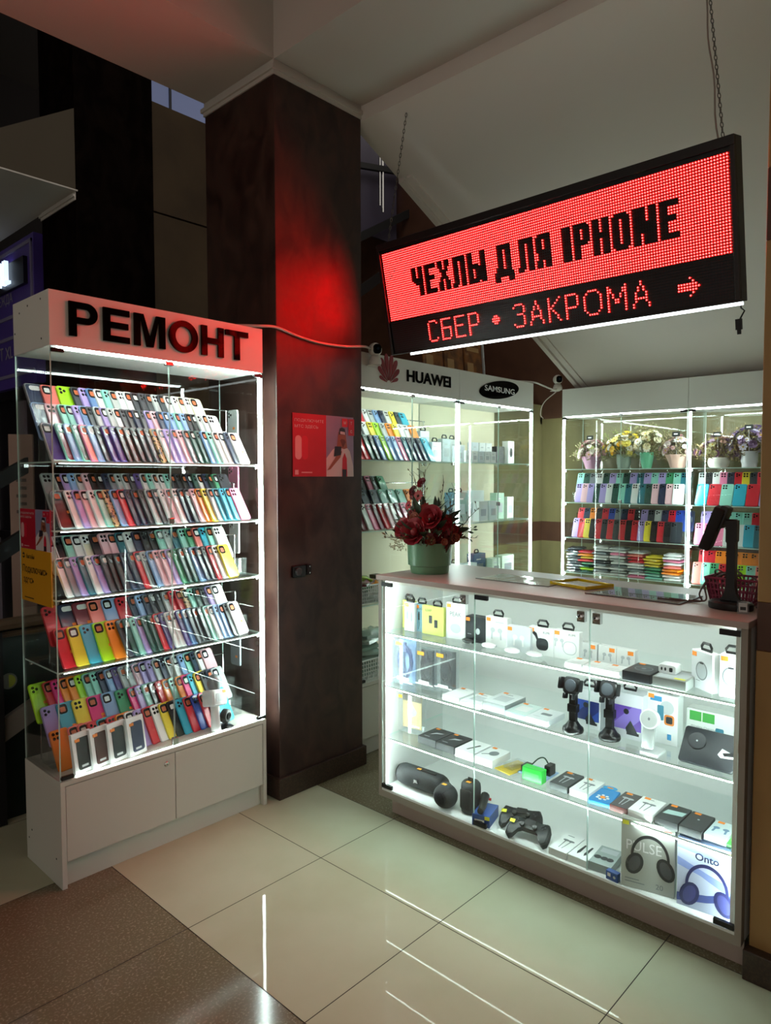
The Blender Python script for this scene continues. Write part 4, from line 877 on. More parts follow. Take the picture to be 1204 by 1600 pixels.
def watch(m, w, h): m.poly(ellipse(.026, .030, 20, 0, h*.5), -.0004, 0); m.poly(ellipse(.022, .026, 20, 0, h*.5), -.0006, 1); m.rect(-.008, .008, h*.68, h*.72, -.0008, 2); m.rect(-.024, -.006, h*.22, h*.235, -.0008, 0)
carton('watch_charger_box', 'white charger box turned sideways with a grey round device on it', 'box', (2.292, 0.762, z1), R90-0.55, 0.094, 0.036, 0.122, '#dfe3e6', watch, (INKG, INKL, INK), side='#eef1f0', hang=True)
carton('watch_charger_box', 'white charger box in the corner next to the beige pillar', 'box', (2.263, 0.666, z1), R90, 0.066, 0.045, 0.132, '#e4e8ea', watch, (INKG, INKL, INK), side='#eef1f0', hang=True)
# -------- second shelf (z2)
def blister(label, loc, w, d, h, art, arts, col, group=None):
    t = thing('blister_pack', label, 'blister pack', loc, R90, group)
    B(-w/2, w/2, 0, d, 0, h).build('clear_shell', BLISTER, t)
    B(-w/2+.006, w/2-.006, d*.7, d*.75, .004, h-.004).build('card', mat('card_'+col.strip('#'), col, .4), t)
    m = MB(); art(m, w, h, d); m.build('cable', list(arts), t, smooth=50)
    m = MB(); m.rect(-w/2+.02, w/2-.02, .02, .034, -.0006, 0); m.rect(-w/2+.012, -w/2+.05, h-.028, h-.012, -.0006, 1); m.build('print', [INKW, mat('sticker_amber', '#e8a030', .5)], t)
def coil(r, n, w, h, d):
    def f(m, *_):
        rr = random.Random(n)
        for k in range(n):
            a = r*(0.8+0.5*rr.random()); m.tube([(a*math.cos(q)+rr.uniform(-.003, .003), d*.35+rr.uniform(-.006, .006), h*.5+a*1.9*math.sin(q)) for q in [2*PI*i/14 for i in range(14)]], 0.0032, 5, closed=True)
        m.box(-.010, .010, d*.2, d*.4, h*.72, h*.85); m.box(-.006, .006, d*.22, d*.38, h*.85, h*.93)
    return f
blister('clear pack with a coiled blue cable, far end of the second counter shelf', (2.284, 2.024, z2), 0.108, 0.05, 0.200, coil(.030, 7, .108, .2, .05), (mat('blue_cord', '#2e4480', .5),), '#8aa8d0')
blister('clear pack with a black cable on a dark card, middle of three', (2.301, 1.918, z2), 0.098, 0.05, 0.172, coil(.024, 4, .1, .172, .05), (BLACK,), '#24262b')
blister('clear pack with a black cable and adaptor, right of the dark-card pack', (2.310, 1.820, z2), 0.095, 0.05, 0.178, coil(.020, 5, .1, .178, .05), (BLACK,), '#33373c')
fb = lambda m, w, d: (m.rect(-w*.3, w*.3, d*.25, d*.7, -.0004, 0), m.rect(-w*.22, w*.1, d*.8, d*.84, -.0006, 1))
FL = 'flat white boxes on the second counter shelf'
flatbox('flat_carton', 'flat white box beside the clear cable packs', 'box', (2.240, 1.725, z2), R90, 0.086, 0.13, 0.022, '#e6e9e9', fb, (INKW, INKL), group=FL)
flatbox('flat_carton', 'flat white box with a grey picture, next to the joint of the panes', 'box', (2.236, 1.625, z2), R90, 0.096, 0.13, 0.020, '#e6e9e9', fb, (INKL, INKG), group=FL)
flatbox('flat_carton', 'larger grey-sided flat box with a pale screen picture', 'box', (2.250, 1.522, z2), R90, 0.104, 0.15, 0.036, '#d5dadb', fb, (INKL, INKG), side='#a9b0b2', group=FL)
flatbox('flat_carton', 'pale clear-topped flat box with a mint edge', 'box', (2.245, 1.420, z2), R90, 0.090, 0.13, 0.022, '#cfe0dd', fb, (INKW, INKL), side='#9fc0ba', group=FL)
flatbox('flat_carton', 'flat white box showing a small grey device', 'box', (2.243, 1.328, z2), R90, 0.092, 0.13, 0.022, '#dfe4e6', lambda m, w, d: (m.poly(rrect(.042, .024, .006, 3, .005, d*.5), -.0005, 0), m.rect(-.03, .0, d*.2, d*.23, -.0005, 1)), (INKG, INKL), group=FL)
def holder(label, loc, hh, g):
    t = thing('phone_holder', label, 'phone holder', loc, R90, 'black car phone holders')
    m = MB(); m.lathe([(0.036, 0), (0.038, 0.006), (0.036, 0.016), (0.028, 0.022), (0.020, 0.034), (0.016, 0.040)], 22); m.build('suction_foot', BLACK, t, smooth=45)
    m = MB(); m.prism(rrect(0.026, hh-0.075, 0.005, 3, 0, 0.036+(hh-0.075)/2), -0.009, 0.009, 0, 0.002); m.box(-.018, .018, -.012, .012, hh*.36, hh*.50); m.build('stem', BLACK, t, bev=0.001)
    m = MB(); m.M = Matrix.Translation((0, -0.014, hh-0.030)) @ Matrix.Rotation(math.radians(-14), 4, 'X')
    m.prism(rrect(0.058, 0.060, 0.014, 4), -0.010, 0.008, 0, 0.003); m.prism(ellipse(0.022, 0.022, 22), -0.0115, -0.009, 1, 0.001); cr = m.build('cradle', [MATTE, mat('cradle_grey', g, 0.35)], t, smooth=40)
    for s in (-1, 1):
        m = MB(); m.M = Matrix.Translation((0, -0.014, hh-0.030)) @ Matrix.Rotation(math.radians(-14), 4, 'X'); m.prism(rrect(0.010, 0.042, 0.004, 3, s*0.036, 0.004), -0.026, 0.004, 0, 0.002); m.build('clamp_arm', BLACK, cr, smooth=40)
    m = MB(); m.M = Matrix.Translation((0, -0.014, hh-0.030)) @ Matrix.Rotation(math.radians(-14), 4, 'X')
    for s in (-1, 1): m.prism(rrect(0.010, 0.020, 0.003, 2, s*0.014, -0.038), -0.024, 0.0, 0, 0.002)
    m.build('foot_rest', BLACK, cr, smooth=40)
holder('black phone holder with a dark head, before the blue box', (2.272, 1.195, z2), 0.200, '#4a4f55'); holder('black phone holder with a grey head, before the purple box', (2.292, 1.066, z2), 0.208, '#7d8790')
def pic(c1, c2):
    def f(m, w, h):
        m.rect(-w*.46, w*.46, h*.20, h*.72, -.0004, 0); m.poly([(-w*.46, h*.2), (w*.1, h*.2), (w*.46, h*.5), (w*.46, h*.72), (w*.2, h*.72)], -.0006, 1); m.poly(ellipse(.010, .010, 12, .004, h*.60), -.0008, 2); m.rect(w*.05, w*.40, h*.10, h*.16, -.0006, 2)
        m.poly([(w*.02, h*.24), (w*.16, h*.42), (w*.30, h*.24), (w*.36, h*.16), (w*.04, h*.16)], -.0010, 2)
    return f
carton('holder_box', 'white box with a blue picture behind the first phone holder', 'box', (2.340, 1.185, z2), R90, 0.122, 0.08, 0.140, '#dfe3e6', pic(0, 1), (mat('pic_blue', '#2a4aa0', .4), mat('pic_blue2', '#16286a', .4), INK), hang=True, stick=False)
carton('holder_box', 'white box with a purple picture behind the second phone holder', 'box', (2.335, 1.030, z2), R90, 0.126, 0.08, 0.160, '#dfe2e8', pic(0, 1), (mat('pic_purple', '#6a4ab0', .4), mat('pic_purple2', '#8f7ad0', .4), INK), hang=True, stick=False)
def hbox(m, w, h):
    m.rect(-w*.40, -w*.02, h*.84, h*.94, -.0004, 0); m.poly(rrect(.022, .052, .004, 3, -.006, h*.62), -.0006, 1); m.poly(rrect(.034, .036, .008, 3, .024, h*.50), -.0006, 2); m.poly(rrect(.022, .024, .005, 3, .024, h*.50), -.0008, 3); m.rect(.018, .032, .018, .038, -.0006, 0); m.poly(ellipse(.024, .024, 16, .016, h*.74), -.0005, 4)
carton('charger_box', 'white charger box with blue tabs and an orange watch picture', 'box', (2.372, 0.915, z2), R90, 0.105, 0.05, 0.172, '#e8ecec', hbox, (mat('tab_blue', '#3a8cc0', .4), mat('pic_teal', '#3a7a90', .4), mat('pic_orange', '#d8803a', .4), INK, INKL), hang=True)
t = thing('charging_stand', 'white tilted wireless charging stand with a round pad', 'charger', (2.262, 0.925, z2), R90)
m = MB(); m.prism(rrect(0.060, 0.070, 0.008, 4), 0, 0.010, 0, 0.002); m.M = Matrix.Identity(4); b = MB(); b.M = Matrix.Translation((0.01, 0.035, 0)) @ Matrix.Rotation(PI/2, 4, 'X') @ Matrix.Translation((0, 0, 0)); b.prism(rrect(0.062, 0.075, 0.008, 4), -0.010, 0.0, 0, 0.002); b.build('foot', mat('glossy_white', '#f0f2f2', .2), t, smooth=40)
m = MB(); m.M = Matrix.Translation((0, 0.010, 0.006)) @ Matrix.Rotation(math.radians(-14), 4, 'X'); m.prism(rrect(0.040, 0.085, 0.006, 3, 0, 0.044), -0.005, 0.005, 0, 0.0015); m.build('arm', mat('satin_grey', '#b4b9b8', .35), t, smooth=40)
m = MB(); m.M = Matrix.Translation((0, 0.010, 0.006)) @ Matrix.Rotation(math.radians(-14), 4, 'X'); m.prism(ellipse(0.033, 0.033, 28, 0, 0.100), -0.012, 0.004, 0, 0.003); m.prism(ellipse(0.028, 0.028, 28, 0, 0.100), -0.0125, -0.011, 1); m.prism(ellipse(.004, .005, 8, 0, .10), -.0132, -.012, 2); m.build('pad', [mat('glossy_white', '#f0f2f2', .2), mat('pad_grey', '#c9cdcc', .35), INKG], t, smooth=40)
def grn(m, w, h):
    m.rect(-w*.44, -w*.22, h*.70, h*.95, -.0004, 0); m.rect(-w*.20, w*.02, h*.70, h*.95, -.0004, 0); m.text('Wireless Charging', -w*.42, h*.50, .010, -.0005, 1); m.poly(rrect(.026, .05, .004, 3, .02, h*.42), -.0006, 2); m.poly(ellipse(.014, .014, 16, .058, h*.30), -.0006, 3); m.poly(ellipse(.008, .008, 12, .058, h*.30), -.0008, 4)
carton('charger_box', 'white wireless charger box with two green tabs in the counter corner', 'box', (2.425, 0.765, z2), R90, 0.175, 0.06, 0.128, '#e6ebe8', grn, (mat('tab_green', '#3f9a44', .4), INKG, mat('pic_teal', '#3a7a90', .4), INK, INKW), stick=False)
t = thing('charging_board', 'black flat charging board leaning on the green-tabbed box', 'charger', (2.262, 0.738, z2), R90); t.rotation_euler = (0, 0, R90)
m = MB(); m.M = Matrix.Rotation(math.radians(-38), 4, 'X'); m.prism(rrect(0.166, 0.120, 0.010, 4, 0, 0.062), -0.004, 0.005, 0, 0.002); m.build('plate', mat('board_black', '#26282c', .45), t, smooth=40)
m = MB(); m.M = Matrix.Rotation(math.radians(-38), 4, 'X'); m.prism(ellipse(0.028, 0.028, 28, -0.038, 0.078), -0.0055, -0.003, 0); m.prism(ellipse(0.026, 0.026, 28, -0.038, 0.078), -0.0062, -0.005, 1); m.prism(ellipse(.003, .003, 8, -.038, .078), -.0068, -.006, 2)
m.prism([(0.030, 0.050), (0.040, 0.072), (0.078, 0.060), (0.078, 0.046), (0.040, 0.042)], -0.0052, -0.003, 2); m.prism([(0.045, 0.056), (0.078, 0.066), (0.078, 0.054), (0.05, 0.05)], -0.010, -0.005, 0); m.build('charging_pad', [BLACK, mat('board_black', '#26282c', .45), LGREY], t, smooth=40)
# -------- third shelf (z3)
t = thing('gift_set', 'gold accessory card in a clear upright case at the far end', 'gift set', (2.330, 2.036, z3), R90+0.10)
B(-.062, .062, 0, .055, 0, .172).build('clear_shell', BLISTER, t)
m = MB(); m.box(-.055, .055, .030, .033, .012, .166, 0); m.rect(-.055, .055, .135, .166, .0292, 1); m.poly([(-.02, .05), (.025, .075), (.03, .09), (.0, .125), (-.022, .12)], .0290, 2); m.rect(-.004, .002, .10, .16, .0286, 3)
m.build('card', [mat('gold_card', '#cdb27a', .4), mat('gold_dark', '#4a3c24', .4), INKL, INKW], t); sticker(t, -.040, -.0003, .160, m_=mat('sticker_amber', '#e8a030', .5))
dk = lambda m, w, d: (m.poly([(-.02, d*.35), (-.005, d*.6), (.03, d*.66), (.02, d*.56), (.0, d*.5)], -.0005, 0), m.rect(-.03, .0, d*.15, d*.18, -.0005, 0))
flatbox('gadget_box', 'black flat box beside the gold set on the third counter shelf', 'box', (2.272, 1.878, z3), R90, 0.098, 0.13, 0.032, '#2b2d30', dk, (INKL,))
flatbox('gadget_box', 'black flat box beside the white earphone carton', 'box', (2.270, 1.778, z3), R90, 0.096, 0.13, 0.032, '#26282b', dk, (INKL,))
flatbox('flat_carton', 'white flat carton showing a thin grey pen, third shelf', 'box', (2.260, 1.670, z3), R90, 0.092, 0.13, 0.034, '#e8eaea', lambda m, w, d: (m.poly([(-.01, d*.2), (-.002, d*.2), (.022, d*.7), (.012, d*.72)], -.0005, 0),), (INK,), stick=False)
flatbox('flat_carton', 'white flat carton showing a grey round gadget on a stick', 'box', (2.262, 1.578, z3), R90, 0.086, 0.13, 0.030, '#eaecec', lambda m, w, d: (m.poly(ellipse(.020, .024, 18, .006, d*.52), -.0005, 0), m.poly([(-.034, d*.28), (-.030, d*.24), (.0, d*.42), (-.004, d*.47)], -.0006, 0)), (INKG,))
t = thing('card_packet', 'yellow and clear card packet lying flat before the green box', 'packet', (2.262, 1.490, z3), R90-0.2)
m = MB(); m.box(-.040, .040, 0, .13, 0, .003, 0); m.rect(-.001, .0, 0, 0, 0, 0); m.build('card', mat('packet_yellow', '#d0b030', .35), t)
m = MB(); m.prism(rrect(.05, .02, .006, 3, 0, .013), .03, .11, 0, .004); m.build('clear_pouch', BLISTER, t, smooth=40)
t = thing('green_box', 'bright green small battery box on the third counter shelf', 'box', (2.262, 1.357, z3), R90)
m = MB(); m.box(-.042, .042, 0, .036, 0, .050, 0); m.build('box', mat('bright_green', '#2fbf45', .3), t, bev=.002); m = MB(); m.rect(-.034, .030, .016, .034, -.0006, 0); m.build('label', mat('green_label', '#58d868', .3), t)
t = thing('camera_gadget', 'black mini camera with cable on a blue card behind the green box', 'gadget', (2.300, 1.395, z3), R90)
m = MB(); m.box(-.05, .075, 0, .10, 0, .003); m.build('card', mat('pale_blue_card', '#a4c4e8', .4), t)
m = MB(); m.box(-.04, -.012, .01, .055, .003, .030); m.box(.045, .07, .04, .085, .003, .042); m.build('body', BLACK, t, bev=.003)
m = MB(); m.M = Matrix.Translation((.0575, .040, .024)); m.prism(ellipse(.010, .010, 16), -.006, 0.002, 0, .002); m.build('lens', GLOSSB, t, smooth=40)
m = MB(); m.tube(spline([(-.02, .055, .02), (0, .075, .045), (.02, .085, .05), (.045, .075, .035)]), .0028, 6); m.build('cable', mat('dark_green_cord', '#1c3a26', .5), t, smooth=50)
flatbox('earphone_box', 'dark grey earphone box after the green box on the third shelf', 'box', (2.258, 1.244, z3), R90, 0.072, 0.13, 0.026, '#3a3e40', wired, (INKL,))
flatbox('earphone_box', 'white wired earphone box between the dark grey one and the blue packet', 'box', (2.258, 1.162, z3), R90, 0.074, 0.13, 0.026, '#e8eae8', wired, (INKG,))
t = thing('earphone_packet', 'bright blue hanging packet with a white flower print', 'packet', (2.250, 1.084, z3), R90+0.12)
m = MB(); m.box(-.040, .040, 0, .12, 0, .016, 0); m.build('packet', mat('packet_blue', '#2a84c4', .35), t, bev=.003)
m = MB(); m.M = Matrix.Translation((0, 0, .0162)) @ UP; m.prism(ellipse(.026, .016, 20, 0, .128), -.001, 0, 0); m.poly(ellipse(.012, .006, 14, 0, .128), -.0015, 1); m.build('header_tab', [mat('packet_blue2', '#3aa0d8', .4), ORANGE], t)
m = MB(); m.M = Matrix.Translation((0, 0, .0162)) @ UP
for k in range(7): m.poly([(.002+.018*math.cos(2*PI*k/7)+.006*math.cos(q), .040+.018*math.sin(2*PI*k/7)+.006*math.sin(q)) for q in [2*PI*i/8 for i in range(8)]], -.0005-.0001*k, 0)
m.poly(ellipse(.010, .010, 10, .002, .040), -.0013, 1); m.build('print', [INKW, ORANGE], t)
flatbox('earphone_box', 'dark red and grey earphone box after the blue packet', 'box', (2.250, 1.012, z3), R90, 0.062, 0.13, 0.022, '#4a4446', wired, (INKL,), side='#5a1c18')
flatbox('earphone_box', 'white wired earphone box after the dark red one', 'box', (2.246, 0.936, z3), R90, 0.080, 0.13, 0.028, '#ebecea', wired, (INKG,))
flatbox('earphone_box', 'black box with a pale screen strip on the third shelf', 'box', (2.252, 0.850, z3), R90, 0.074, 0.13, 0.028, '#2c2e30', lambda m, w, d: m.poly([(-.03, d*.35), (.03, d*.45), (.034, d*.7), (-.024, d*.62)], -.0005, 0), (mat('pic_mint', '#a8c4c0', .4),))
flatbox('earphone_box', 'black box with a tiny emblem next to the clear earphone box', 'box', (2.254, 0.775, z3), R90, 0.070, 0.13, 0.026, '#2a2b2d', lambda m, w, d: m.poly(ellipse(.004, .004, 8, 0, d*.6), -.0005, 0), (INKL,))
flatbox('earphone_box', 'clear pale earphone box with blue earbuds near the pillar', 'box', (2.266, 0.704, z3), R90, 0.066, 0.12, 0.020, '#c2d2d4', lambda m, w, d: earb(m, w, d, 0, 1.1), (mat('pic_steel', '#5a7a98', .4),))
t = thing('card_packet', 'small green card packet in the counter corner by the pillar', 'packet', (2.272, 0.652, z3), R90)
B(-.022, .022, 0, .10, 0, .008).build('card', mat('packet_green', '#4aa848', .4), t); m = MB(); m.M = Matrix.Translation((0, 0, .0084)) @ UP; m.poly(ellipse(.016, .020, 16, 0, .035), -.0004, 0); m.build('print', mat('packet_lime', '#b4d890', .4), t)
for z, y in ((z2+.105, 0.6265), (z3+.185, 0.6265)):
    o = B(-0.028, 0.0, -0.0006, 0, -0.012, 0.014).build('price_note', mat('note_white', '#f4f0e6', .5), None, (2.236, y, z), (0, 0, 0)); tag(o, 'white paper note stuck high inside the counter end' if z > .6 else 'white paper note stuck lower inside the counter end', 'note')
# -------- counter floor (z0)
SPK = noise_mat('speaker_mesh', '#1d1f22', '#2c2f33', 160, .7, detail=1)
t = thing('portable_speaker', 'large black barrel-shaped portable speaker lying on the counter floor', 'speaker', (2.322, 1.945, z0), R90+0.04)
m = MB(); m.M = Matrix.Translation((0, 0, .046)) @ Matrix.Rotation(PI/2, 4, 'Y'); m.lathe([(.030, -.122), (.040, -.116), (.045, -.100), (.046, -.05), (.046, .05), (.045, .100), (.040, .116), (.030, .122)], 24); m.build('body', SPK, t, smooth=45)
m = MB(); m.M = Matrix.Translation((0, 0, .046)) @ Matrix.Rotation(PI/2, 4, 'Y')
for s in (-1, 1): m.lathe([(.031, s*.1205), (.036, s*.1235), (.020, s*.1255), (.004, s*.122)][::s], 20)
m.build('end_cap', BLACK, t, smooth=45)
m = MB(); m.box(-.014, .014, -.0475, -.0455, .036, .060, 0); m.text('JBL', 0, .040, .016, -.048, 1, align='c', bold=.03); m.build('logo_plate', [DGREY, INKW], t)
m = MB(); m.box(.010, .085, -.018, .002, .0880, .0925); m.build('button_strip', BLACK, t, bev=.002); sticker(t, -.005, -.012, .0926, True, mat('sticker_amber', '#e8a030', .5))
t = thing('ball_speaker', 'black ball-shaped portable speaker beside the barrel speaker', 'speaker', (2.258, 1.763, z0), R90)
m = MB(); m.ball((0, 0, .049), .051, 26, 16, 0, (1, 1, .96)); m.build('body', SPK, t, smooth=60)
m = MB(); m.lathe([(.026, .0925), (.022, .0985), (.004, .0995)], 20); c = m.build('top_panel', DGREY, t, smooth=45); sticker(t, 0, -.008, .0999, True, mat('sticker_amber', '#e8a030', .5))
t = thing('portable_speaker', 'upright black cylinder speaker with a strap loop', 'speaker', (2.300, 1.664, z0), R90)
m = MB(); m.lathe([(.034, 0), (.040, .005), (.041, .02), (.041, .105), (.039, .118), (.032, .126), (.006, .128)], 24); m.build('body', SPK, t, smooth=45)
m = MB(); m.prism(rrect(.052, .084, .010, 4, 0, .062), -.0425, -.030, 0, .002); m.build('front_grille', MATTE, t, smooth=40)
m = MB(); m.tube([(-.012, 0, .124), (-.012, 0, .138), (.012, 0, .138), (.012, 0, .124)], .004, 6); m.build('strap', BLACK, t, smooth=40); sticker(t, 0, -.016, .1285, True, mat('sticker_amber', '#e8a030', .5))
t = thing('gadget_box', 'blue carton with a small screen picture on the counter floor', 'box', (2.222, 1.560, z0), R90+0.28)
m = MB(); m.box(-.036, .036, 0, .115, 0, .046, 0); m.build('box', mat('carton_blue', '#2c4f96', .4), t, bev=.001); m = MB(); m.rect(-.026, .014, .008, .028, -.0005, 0); m.rect(-.020, .006, .013, .023, -.0008, 1); m.build('print', [INKW, INK], t); sticker(t, .026, -.0005, .038, m_=YELP)
t = thing('barcode_scanner', 'black handheld scanner lying on the blue carton', 'scanner', (2.274, 1.578, z0+.0465), R90+0.28+PI/2)
t.scale = (.72, .9, .9)
m = MB(); m.tube(spline([(-.075, 0, .016), (-.02, .004, .017), (.03, .012, .026), (.07, .016, .034)]), [.014+.007*(k/24.0) for k in range(25)], 10); m.build('body', BLACK, t, smooth=50); m = MB(); m.box(.05, .058, -.016, -.006, .024, .034); m.build('trigger', mat('trigger_red', '#b03030', .4), t)
def gamepad(label, loc, rz):
    t = thing('gamepad', label, 'gamepad', loc, rz, 'two black gamepads')
    PADM = mat('pad_black', '#1b1c1f', .45); R_ = Matrix.Rotation(math.radians(-58), 4, 'X')
    m = MB(); m.M = Matrix.Translation((0, .050, .042)) @ R_
    out = [(-.040, .026), (-.070, .030), (-.080, .010), (-.084, -.020), (-.082, -.048), (-.070, -.058), (-.058, -.050), (-.046, -.022), (-.030, -.012), (.030, -.012), (.046, -.022), (.058, -.050), (.070, -.058), (.082, -.048), (.084, -.020), (.080, .010), (.070, .030), (.040, .026)]
    out = out[::-1]
    m.prism([(x*.95, z*.95) for x, z in out], -.014, -.008, 0, .003); m.prism(out, -.010, .014, 0, .004); m.build('shell', PADM, t, smooth=55)
    for s in (-1, 1):
        m = MB(); m.M = Matrix.Translation((0, .050, .042)) @ R_ @ Matrix.Translation((s*.026, -.014, -.004)) @ Matrix.Rotation(PI/2, 4, 'X'); m.lathe([(.008, 0), (.006, .006), (.010, .009), (.009, .013), (.004, .012)], 14); m.build('thumb_stick', BLACK, t, smooth=45)
    m = MB(); m.M = Matrix.Translation((0, .050, .042)) @ R_
    for dx, dz in ((0, .008), (0, -.008), (.008, 0), (-.008, 0)):
        m.prism(ellipse(.0036, .0036, 8, .054+dx, .010+dz), -.017, -.012, 0); m.prism(rrect(.006, .006, .001, 1, -.054+dx*.8, .010+dz*.8), -.016, -.012, 0)
    m.build('button_set', DGREY, t); m = MB(); m.M = Matrix.Translation((0, .050, .042)) @ R_; m.prism(rrect(.042, .024, .003, 2, 0, .014), -.0155, -.012, 0); m.build('touch_pad', MATTE, t)
    o = B(-.010, .010, -.0006, 0, -.007, .007).build('price_sticker', YELP, t); o.location = (-.068, .040, .058); o.rotation_euler = (math.radians(-58), 0, 0)
gamepad('black gamepad behind, leaning beside the blue carton', (2.285, 1.425, z0), R90+0.35); gamepad('black gamepad in front, nearest the glass', (2.222, 1.362, z0), R90+0.12)
flatbox('earphone_box', 'white wired earphone box on the counter floor after the gamepads', 'box', (2.228, 1.228, z0), R90, 0.072, 0.14, 0.026, '#e8eae8', wired, (INKG,), stick=False)
flatbox('earphone_box', 'white earphone box with two dark plugs on the counter floor', 'box', (2.230, 1.152, z0), R90, 0.074, 0.14, 0.026, '#e4e8e6', lambda m, w, d: [m.poly([(x-.003, d*.7), (x+.004, d*.7), (x+.006, d*.3), (x, d*.18), (x-.006, d*.3)], -.0005, 0) for x in (-.014, .012)], (INK,), stick=False)
flatbox('flat_carton', 'clear-topped grey box with round parts beside the headphone cartons', 'box', (2.238, 1.070, z0), R90+.1, 0.080, 0.13, 0.030, '#9aa6a4', lambda m, w, d: [m.poly(ellipse(.013, .013, 14, x, d*.35), -.0005, 0) or m.poly(ellipse(.008, .008, 12, x, d*.35), -.0007, 1) for x in (-.024, 0, .020)] + [m.rect(-.03, .03, d*.65, d*.9, -.0005, 1)], (INK, INKL), stick=False)
t = thing('gadget_box', 'tiny blue carton leaning before the large headphone carton', 'box', (2.220, 1.018, z0), R90-0.1); B(-.022, .022, 0, .02, 0, .030).build('box', mat('carton_blue', '#2c4f96', .4), t, bev=.001); m = MB(); m.rect(-.016, -.004, .012, .024, -.0005, 0); m.poly(ellipse(.005, .005, 10, .010, .015), -.0005, 1); m.build('print', [INKW, INKL], t)
def phones_art(mi, cx, cz, s, cup=0.022):
    def f(m):
        n = 26
        def pt(q, rx, rz): return (cx+rx*math.cos(q)*s, cz+rz*math.sin(q)*s)
        o_ = [pt(math.radians(-8+196*i/n), .050, .062) for i in range(n+1)]; i_ = [pt(math.radians(188-196*i/n), .043, .053) for i in range(n+1)]
        for i in range(n): m.poly([o_[i], o_[i+1], i_[n-i-1], i_[n-i]], -.0008, mi)
        for sx in (-1, 1):
            a = math.radians(22)*sx
            for k, (rx, rz, c) in enumerate(((.022, .032, mi), (.014, .024, mi+1))): m.poly([(cx+sx*.040*s+(rx*math.cos(q)*math.cos(a)-rz*math.sin(q)*math.sin(a))*s*cup/.022, cz-.024*s+(rx*math.cos(q)*math.sin(a)+rz*math.sin(q)*math.cos(a))*s*cup/.022) for q in [2*PI*i/18 for i in range(18)]], -.0010-.0002*k, c)
    return f
def pulse(m, w, h):
    m.text('PULSE', -w*.40, h*.56, .034, -.0004, 0, w=w*.66); phones_art(1, .008, h*.50, 1.22)(m); m.text('20', w*.16, .016, .017, -.0004, 3); m.rect(-w*.42, -w*.05, .020, .023, -.0004, 3); m.rect(-w*.42, -w*.15, .030, .033, -.0004, 3); m.rect(w*.30, w*.44, h*.93, h*.945, -.0004, 4); m.rect(-w*.30, -w*.16, h*.945, h*.96, -.0004, 3)
carton('headphone_box', 'large silver-grey headphone carton lettered PULSE', 'box', (2.240, 0.904, z0), R90+0.24, 0.168, 0.055, 0.232, '#b0b4ac', pulse, (INKW, mat('pic_headphone', '#25272a', .4), mat('pic_headphone2', '#4a4d50', .4), INKG, mat('logo_red2', '#b04038', .4)), side='#a2a69e', rough=.35, stm=YELP)
def onto(m, w, h):
    m.poly([(-w/2, h*.86), (w*.1, h*.80), (w/2, h*.84), (w/2, h*.99), (-w/2, h*.99)], -.0003, 0); m.poly([(-w/2, h*.60), (-w*.1, h*.52), (w/2, h*.30), (w/2, h*.46), (0, h*.58), (-w/2, h*.72)], -.0004, 0)
    m.poly([(-w/2, h*.18), (0, h*.26), (w/2, h*.40), (w/2, h*.30), (.0, h*.15), (-w/2, h*.06)], -.0004, 4); m.text('Onto', -w*.20, h*.74, .024, -.0006, 1, bold=.02); phones_art(2, .0, h*.35, 1.28)(m)
carton('headphone_box', 'large blue and white headphone carton lettered Onto by the pillar', 'box', (2.252, 0.720, z0), R90+0.09, 0.178, 0.055, 0.220, '#ccd6ee', onto, (mat('pic_periwinkle', '#8fa2dc', .4), mat('pic_navy', '#1f2a50', .4), mat('pic_indigo', '#2a2c5c', .4), mat('pic_indigo2', '#454880', .4), mat('pic_deep', '#4e5c9c', .4)), side='#8fa0d0', rough=.35, stm=YELP, sx=0.070)
# ------------------------------------------------------------------ flowers
PET = tint_mat('petal', 0.55); LEAF = mat('leaf_dark', '#2c3d26', .55); TWIG = mat('twig_brown', '#4a3a28', .7); DRY = mat('dry_stem', '#6e5c38', .7)
def rose_mesh(layers=4, per=5, R=1.0):
    m = MB()
    for L in range(layers):
        r = R*(0.28+0.72*L/(layers-1)); up = math.radians(80-52*L/(layers-1)); wd = 2*PI/per*0.72
        for k in range(per):
            a0 = 2*PI*k/per + L*0.6; vs = []
            for i in range(4):
                s = i/3.0
                for j in range(4):
                    q = (j/3.0-0.5)*2; rr = r*(0.25+0.75*s)*math.cos(up*(1-.25*s)) + 0.06*R; a = a0+q*wd*(0.35+0.65*s)*(1-.25*s*s)
                    z = r*s*math.sin(up)*0.95 - 0.10*R*q*q*s + (0.05*R if i == 3 else 0) - .2*R*L/layers
                    vs.append((rr*math.cos(a), rr*math.sin(a), z))
            m._add(vs, [(i*4+j, i*4+j+1, i*4+j+5, i*4+j+4) for i in range(3) for j in range(3)], 0)
    m.ball((0, 0, R*.10), R*.30, 8, 6, 0, (1, 1, 1.1)); return m
def daisy_mesh(n=8):
    m = MB()
    for k in range(n):
        a = 2*PI*k/n; c, s = math.cos(a), math.sin(a); w = .26
        m._add([(c*.2-s*.1, s*.2+c*.1, 0), (c*.7-s*w, s*.7+c*w, .12), (c, s, .02), (c*.7+s*w, s*.7-c*w, .12), (c*.2+s*.1, s*.2-c*.1, 0)], [(0, 1, 2, 3, 4)], 0)
    m.ball((0, 0, .04), .22, 8, 5, 1, (1, 1, .6)); return m
BLO = {'rose': rose_mesh().build('blossom', PET, smooth=60), 'bud': rose_mesh(3, 4).build('blossom', PET, smooth=60), 'daisy': daisy_mesh().build('blossom', [PET, mat('flower_heart', '#c9a23a', .6)], smooth=60), 'dark': daisy_mesh(10).build('blossom', [PET, mat('flower_heart_dark', '#33201a', .7)], smooth=60)}
BLU = {k: False for k in BLO}
